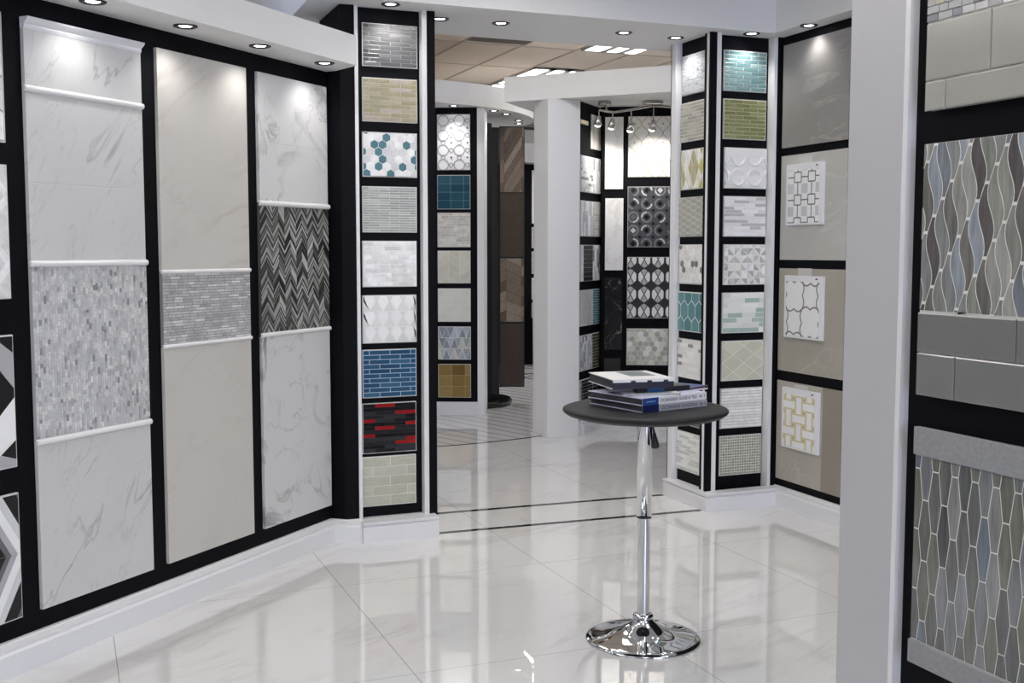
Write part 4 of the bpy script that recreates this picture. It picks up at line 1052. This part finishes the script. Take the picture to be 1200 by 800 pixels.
for i in range(5):
    for j in range(-1, 6):
        cx, cz = 0.05 + i * 0.118, 0.03 + j * 0.118
        g1, g2 = col(118, 119, 124), col(178, 178, 180)
        for k in range(4): out += ring_polys(cx, cz, 0.036, 0.050, pick([(g1, 3), (g2, 1), (col(84, 85, 90), 2)], R9), 6, k * PI / 2, (k + 1) * PI / 2)
        dm.append(([(cx - .026, cz), (cx, cz - .026), (cx + .026, cz), (cx, cz + .026)], pick([(col(34, 34, 38), 3), (g2, .8), (col(96, 97, 100), 1)], R9)))
        dm.append(([(cx + .059 - .016, cz + .059), (cx + .059, cz + .043), (cx + .059 + .016, cz + .059), (cx + .059, cz + .075)], col(40, 40, 46)))
r = (0.004, w - 0.004, 0.004, h - 0.004)
tiles(e, 'medallion_pattern', out, r, GLASS, y=-0.0166, th=0.002, gap=0, bev=0.0003, jitter=0.02)
tiles(e, 'diamond_pattern', dm, r, GLASS, y=-0.0166, th=0.002, gap=0, bev=0.0003, jitter=0.02)
e = board2('black and white mosaic board of curved petals', 0.997, 1.545, lambda a, b, c, d: [(rect_poly(a, b, c, d), col(40, 40, 42))], SATIN, GROUT_D)
out = []; h = 0.548; sx, sz = 0.122, 0.155
for i in range(-1, 8):
    for j in range(-1, 5):
        cx, cz = 0.03 + i * sx / 1.0, 0.06 + j * sz
        for s in (-1, 1):
            out.append(([(cx + s * .004, cz), (cx + s * .032, cz - .050), (cx + s * .050, cz - .030), (cx + s * .052, cz), (cx + s * .050, cz + .030), (cx + s * .032, cz + .050)][::s], col(214, 214, 214)))
        out.append(([(cx, cz + .008), (cx + .027, cz + .056), (cx, cz + .073), (cx - .027, cz + .056)], col(160, 160, 161)))
        out.append(([(cx, cz - .008), (cx + .027, cz - .056), (cx, cz - .073), (cx - .027, cz - .056)], col(160, 160, 161)))
tiles(e, 'petal_pattern', out, (0.004, w - 0.004, 0.004, h - 0.004), SATIN, y=-0.0166, th=0.002, gap=0, bev=0.0003, jitter=0.02)
board2('grey and cream hexagon mosaic board low in the niche', 0.575, 0.905, f_hexteal(0.05, [(col(196, 196, 188), 3), (col(176, 177, 168), 4), (col(158, 160, 150), 3), (col(214, 214, 208), 2)], 6), STONE, GROUT_L)

# track light
tl = thing('track_light', 'brushed nickel track light with five small heads hanging from the niche ceiling', 'track light', (4.52, 8.55, 2.872))
def tlp(p): return (p[0] - 4.52, p[1] - 8.55, p[2] - 2.872)
lathe('canopy', [(0, 0), (0.052, 0), (0.055, -0.008), (0.055, -0.028), (0.05, -0.034), (0, -0.034)], NICKEL, tl, tlp((4.345, 8.66, 2.872)), 32)
lathe('canopy', [(0, 0), (0.085, 0), (0.09, -0.008), (0.09, -0.024), (0.083, -0.030), (0, -0.030)], NICKEL, tl, tlp((4.72, 8.50, 2.872)), 32)
rail = [(4.27, 8.62, 2.79), (4.40, 8.60, 2.775), (4.55, 8.555, 2.80), (4.72, 8.50, 2.835), (4.88, 8.42, 2.82), (5.05, 8.34, 2.81)]
tube('rail', [tlp(p) for p in rail], 0.010, NICKEL, tl)
tube('stem', [tlp((4.345, 8.66, 2.85)), tlp((4.345, 8.61, 2.78))], 0.007, NICKEL, tl)
TL_LAMP = emit('halogen_glow', (1.0, 0.93, 0.82), 18.0)
for k, (x, y, zt, drop, aim) in enumerate(((4.27, 8.62, 2.785, 0.075, (0.0, 0.9, -0.6)), (4.39, 8.60, 2.775, 0.085, (0.05, 0.8, -0.8)), (4.545, 8.555, 2.80, 0.13, (0.05, 0.7, -0.75)), (4.73, 8.50, 2.83, 0.15, (0.3, 0.6, -0.55)), (4.90, 8.40, 2.82, 0.13, (0.1, 0.8, -0.75)))):
    h = tube('head', [tlp((x, y, zt - drop + 0.03)), tlp((x, y + 0.01, zt - drop - 0.02)), tlp((x, y + 0.02, zt - drop - 0.045))], [0.018, 0.028, 0.034], NICKEL, tl, 16)
    tube('arm', [tlp((x, y, zt)), tlp((x, y, zt - drop + 0.03))], 0.006, NICKEL, h)
    b = tlp((x, y + 0.022, zt - drop - 0.052))
    lathe('bulb', [(0, -0.008), (0.02, -0.004), (0.026, 0.006)], TL_LAMP, h, b, 16)
    spot(h, (b[0], b[1] - 0.0, b[2] - 0.02), 8 if k != 0 else 3, 85, 0.9, (1, 0.94, 0.86), 0.02, aim)

# ================================================================== ceiling lights, then added unseen fill panels
LENS = emit('fluorescent_lens', (1.0, 0.99, 0.98), 12.0)
TROFF = plain('troffer_metal', (0.45, 0.44, 0.42), 0.4)
def troffer(x0, x1, y0, y1, z, label, tubes=3, mat=LENS, along='y', group='fluorescent ceiling lights'):
    e = thing('ceiling_light', label, 'ceiling light', ((x0 + x1) / 2, (y0 + y1) / 2, z), 0, group)
    hx, hy = (x1 - x0) / 2, (y1 - y0) / 2
    bm = bmesh.new()
    bx(bm, -hx, hx, -hy, -hy + .03, -0.02, 0.0); bx(bm, -hx, hx, hy - .03, hy, -0.02, 0.0)
    n = tubes
    for k in range(n + 1):
        x = -hx + (2 * hx - 0.02) * k / n; bx(bm, x, x + 0.02 + (0.05 if 0 < k < n else 0), -hy, hy, -0.02, 0.0)
    bx(bm, -hx, hx, -hy, hy, -0.004, 0.0)
    bmesh.ops.recalc_face_normals(bm, faces=bm.faces); from_bm('housing', bm, TROFF, e)
    for k in range(n):
        xa = -hx + (2 * hx - 0.02) * k / n + (0.075 if k else 0.025); xb = -hx + (2 * hx - 0.02) * (k + 1) / n - 0.005
        box('diffuser', xa, xb, -hy + .04, hy - .04, -0.016, -0.006, mat, e)
    return e
troffer(4.84, 5.44, 11.35, 12.53, 3.594, 'fluorescent ceiling light with parallel tubes just above the white beam')
troffer(4.84, 5.44, 9.0, 10.18, 3.594, 'fluorescent ceiling light touching the header over the opening')
troffer(4.84, 5.44, 12.57, 13.75, 3.594, 'fluorescent ceiling light at the left end of the white beam, farther back')
BIG = emit('near_fill_glow', (1.0, 0.96, 0.915), 10.9)  # glow of unseen panels added to brighten the near room
FAR_FILL = emit('far_fill_glow', (1.0, 0.98, 0.96), 24.0)
PASSAGE_FILL = emit('passage_fill_glow', (1.0, 0.97, 0.94), 9.0)
for x, y in ((1.1, 12.6), (1.7, 7.2), (2.9, 6.62), (7.2, 10.6), (2.2, 14.4)):  # out-of-view panels added as fill for the far area and passage
    troffer(x, x + 0.6, y, y + 1.2, 3.594, 'added fill light panel hidden behind the soffits', 2, FAR_FILL if y > 9 else PASSAGE_FILL, group='added hidden fill lights')
for x, y in ((-0.6, 3.2), (2.0, 4.0), (-1.6, 0.6), (1.0, 1.0) , (-0.4, -1.8), (2.6, -1.6), (3.0, 1.9), (-3.4, -1.8)):  # out-of-view panels added as main fill for the near room
    troffer(x, x + 0.6, y, y + 1.2, HC - 0.006, 'added fill light panel over the near part of the showroom, above the view', 2, BIG, group='added near fill lights')
DARK_SLATS = plain('dark_slat_grey', (0.17, 0.15, 0.13), 0.7)  # plain dark colour of the slatted strip under the ceiling tiles
v = thing('ceiling_slat_strip', 'dark slatted strip in the beige tiled ceiling', 'ceiling strip', (3.93, 10.0, 3.592))
box('strip_panel', -0.30, 0.30, -0.30, 0.14, -0.008, 0.0, DARK_SLATS, v)
bm = bmesh.new()
for k in range(9): bx(bm, -0.28, 0.28, -0.28 + k * 0.045, -0.26 + k * 0.045, -0.014, -0.008)
from_bm('strip_slat', bm, DARK_SLATS, v)
tag(lathe('sprinkler', [(0, 0.0), (0.03, 0), (0.03, -0.006), (0.009, -0.01), (0.009, -0.03), (0.02, -0.036), (0.02, -0.04), (0, -0.042)], NICKEL, None, (5.62, 11.9, 3.60), 16), 'small sprinkler head on the beige tiled ceiling', 'sprinkler')

# ================================================================== bar table
TX, TY = 2.186, 3.974
tb = thing('bar_table', 'round black bar table on a chrome pedestal in the middle of the floor', 'table', (TX, TY, 0))
PAD = plain('black_vinyl', (0.016, 0.016, 0.017), 0.5, spec=0.3, noise=0.12, nscale=220)
lathe('table_top', [(0, 0.930), (0.29, 0.930), (0.317, 0.938), (0.332, 0.948), (0.336, 0.9545), (0.334, 0.961), (0.325, 0.9652), (0.30, 0.9664), (0, 0.9664)], PAD, tb, seg=96)
lathe('base', [(0.236, 0.0), (0.237, 0.004), (0.234, 0.008), (0.21, 0.014), (0.17, 0.021), (0.13, 0.030), (0.095, 0.042), (0.066, 0.058), (0.047, 0.074), (0.040, 0.086), (0.038, 0.094)], CHROME, tb, seg=96)
lathe('collar', [(0.041, 0.088), (0.043, 0.090), (0.043, 0.101), (0.037, 0.107), (0.030, 0.110), (0.025, 0.110)], CHROME, tb, seg=48)
lathe('lower_column', [(0.0255, 0.10), (0.0255, 0.52)], CHROME, tb, seg=48)
lathe('joint_ring', [(0.0265, 0.510), (0.0312, 0.510), (0.0312, 0.515), (0.0265, 0.515)], plain('black_plastic', (0.015, 0.015, 0.016), 0.35), tb, seg=48)
lathe('upper_column', [(0.0265, 0.514), (0.0308, 0.515), (0.0308, 0.931)], CHROME, tb, seg=48)
BP = MATS['black_plastic']
# gas lift lever, hanging right of the column as the camera sees it
rt = Vector((math.cos(YAW), -math.sin(YAW), 0)); fw = Vector((math.sin(YAW), math.cos(YAW), 0))
lv = [rt * 0.020 - fw * 0.036 + Vector((0, 0, 0.932)), rt * 0.027 - fw * 0.04 + Vector((0, 0, 0.90)), rt * 0.033 - fw * 0.042 + Vector((0, 0, 0.862))]
l_ = tube('lift_lever', lv, 0.0042, BP, tb)
hp = lv[-1]
tube('lever_grip', [hp + Vector((0, 0, 0.006)), hp + rt * .001 + Vector((0, 0, -0.01)), hp + rt * .003 + Vector((0, 0, -0.036)), hp + rt * .004 + Vector((0, 0, -0.052)), hp + rt * .004 + Vector((0, 0, -0.058))], [0.006, 0.009, 0.0155, 0.0175, 0.011], BP, l_, 18)

# ================================================================== books on the table
NAVY = plain('navy_cover', col(24, 36, 84, 0.9), 0.35)
LAV = plain('pale_lavender_cover', col(186, 186, 206), 0.35)
WCOV = plain('white_cover', col(212, 212, 216), 0.35)
GCOV = plain('grey_cover', col(150, 152, 158), 0.35)
KCOV = plain('black_cover', (0.02, 0.02, 0.025), 0.3)
PAGE = plain('page_block', col(168, 164, 158), 0.8)
DPAGE = plain('dark_sample_inserts', col(52, 50, 56), 0.6)
def book(label, A, e, L, D, z0, z1, cover, spine, pages, t=0.003, name='catalogue', spine_bulge=0.0):
    """A the plan corner where the spine starts, e the spine direction; the spine faces the viewer"""
    ang = math.atan2(e[1], e[0]); h = z1 - z0
    b = thing(name, label, 'book', (A[0], A[1], z0), ang, 'catalogues stacked on the bar table')
    bm = bmesh.new(); bx(bm, 0, L, 0, D, 0, t); bx(bm, 0, L, 0, D, h - t, h); bmesh.ops.recalc_face_normals(bm, faces=bm.faces)
    from_bm('cover', bm, cover, b)
    box('spine', 0, L, -0.002, t, 0, h, spine, b, bev=0.001)
    box('page_block', 0.004, L - 0.004, t, D - 0.006, t, h - t, pages, b)
    return b
def letter(parent, txt, x, z, size, mat, name='spine_lettering', squeeze=1.0):
    cu = bpy.data.curves.new(name, 'FONT'); cu.body = txt; cu.size = size; cu.extrude = 0.0002
    cu.materials.append(mat); t = bpy.data.objects.new('text_outline', cu); C.objects.link(t)
    me = bpy.data.meshes.new_from_object(t.evaluated_get(bpy.context.evaluated_depsgraph_get())); me.name = name
    bpy.data.objects.remove(t); bpy.data.curves.remove(cu)
    o = bpy.data.objects.new(name, me); C.objects.link(o); o.parent = parent
    o.location = (x, -0.0026, z); o.rotation_euler = (PI / 2, 0, 0); o.scale = (squeeze, 1, 1)
    return o
INK = plain('navy_ink', (0.02, 0.025, 0.09), 0.5)
e1 = Vector((0.341, 0.074)).normalized(); L1 = 0.345
b1 = book('thick grey-spined tile catalogue with a navy block, bottom of the stack', (2.095, 3.829), e1, L1, 0.335, 0.9665, 0.9945, LAV, GCOV, DPAGE)
box('navy_block', -0.0015, 0.082, -0.0028, -0.001, 0.0, 0.028, NAVY, b1); letter(b1, 'OCEANSIDE GLASSTILE', 0.095, 0.0075, 0.0185, INK, squeeze=1.02)
letter(b1, '86  2', 0.305, 0.0085, 0.015, INK)
e2 = Vector((0.358, 0.098)).normalized()
b2 = book('thick white-spined tile catalogue with a blue block, second from the bottom', (2.092, 3.823), e2, 0.36, 0.325, 0.9947, 1.0235, LAV, WCOV, DPAGE)
box('blue_block', -0.0015, 0.084, -0.0028, -0.001, 0.0, 0.0288, plain('royal_blue', col(40, 74, 140, 0.95), 0.35), b2); letter(b2, 'OCEANSIDE GLASS & TILE', 0.095, 0.0085, 0.0175, INK, squeeze=1.02)
letter(b2, '86  2', 0.318, 0.0085, 0.015, INK)
box('block_mark', 0.016, 0.068, -0.0031, -0.0027, 0.012, 0.017, plain('pale_ink', col(120, 150, 200), 0.5), b2)
e3 = Vector((0.34, -0.02)).normalized()
b3 = book('thin grey and white magazine lying on the white-spined catalogue, poking out to the left', (2.060, 3.935), Vector((0.9, -0.25)).normalized(), 0.24, 0.21, 1.0237, 1.0307, WCOV, GCOV, PAGE, 0.0015, 'magazine')
b4 = book('grey-spined booklet at the left of the pile below the black catalogue', (2.035, 4.02), Vector((0.72, -0.35)).normalized(), 0.115, 0.20, 1.0309, 1.0459, GCOV, plain('grey_spine', col(128, 128, 126), 0.4), PAGE, 0.002, 'booklet')
b5 = book('black-spined catalogue with a small blue label in the middle of the pile', (2.128, 3.932), Vector((0.985, 0.06)).normalized(), 0.25, 0.22, 1.0309, 1.0509, KCOV, KCOV, DPAGE)
box('blue_label', 0.045, 0.125, -0.003, -0.0015, 0.002, 0.018, plain('label_blue', col(44, 96, 150), 0.35), b5)
b6 = book('blue brochure with a burgundy edge sticking out on the right of the pile', (2.245, 3.895), Vector((0.93, 0.36)).normalized(), 0.262, 0.032, 1.0237, 1.0305, plain('brochure_blue', col(66, 96, 150), 0.3), plain('brochure_white', col(190, 190, 196), 0.3), plain('burgundy', col(120, 50, 62), 0.5), 0.0015, 'brochure')
b7 = book('blue folder sticking out behind the black catalogue on the right', (2.385, 3.955), Vector((0.88, 0.47)).normalized(), 0.145, 0.15, 1.0309, 1.0359, plain('folder_blue', col(60, 84, 140), 0.3), plain('burgundy', (0, 0, 0)), PAGE, 0.0015, 'folder')
b8 = book('white ring binder with a slate picture on its cover, topmost of the pile', (2.012, 3.925), Vector((0.26, -0.03)).normalized(), 0.262, 0.29, 1.0511, 1.0905, WCOV, plain('binder_dark_spine', col(34, 30, 50, 1.0), 0.4), DPAGE, 0.003, 'ring_binder')
box('cover_picture', 0.115, 0.225, 0.10, 0.27, 0.0392, 0.0401, marble('slate_picture', col(84, 98, 112), col(120, 132, 140), 12, 0.1, 0.4, 3), b8)
box('spine_flap', 0.0, 0.262, -0.006, 0.0, 0.027, 0.0394, WCOV, b8, bev=0.001)
for x in (0.075, 0.145, 0.215): box('punch_hole', x, x + 0.02, -0.0068, -0.0055, 0.027, 0.034, KCOV, b8)

# ================================================================== world and colour management
wd = bpy.data.worlds.new('daylight'); sc.world = wd; wd.use_nodes = True
bgn = wd.node_tree.nodes['Background']; bgn.inputs['Color'].default_value = (0.62, 0.71, 1.0, 1); bgn.inputs['Strength'].default_value = 6.0
sc.view_settings.view_transform = 'Standard'; sc.view_settings.look = 'None'; sc.view_settings.gamma = 1.0
sc.view_settings.exposure = 0.13; sc.view_settings.use_curve_mapping = False
sc.cycles.use_denoising = True; sc.cycles.max_bounces = 8; sc.cycles.diffuse_bounces = 5; sc.cycles.glossy_bounces = 5
sc.cycles.sample_clamp_indirect = 6.0; sc.cycles.caustics_reflective = False; sc.cycles.caustics_refractive = False
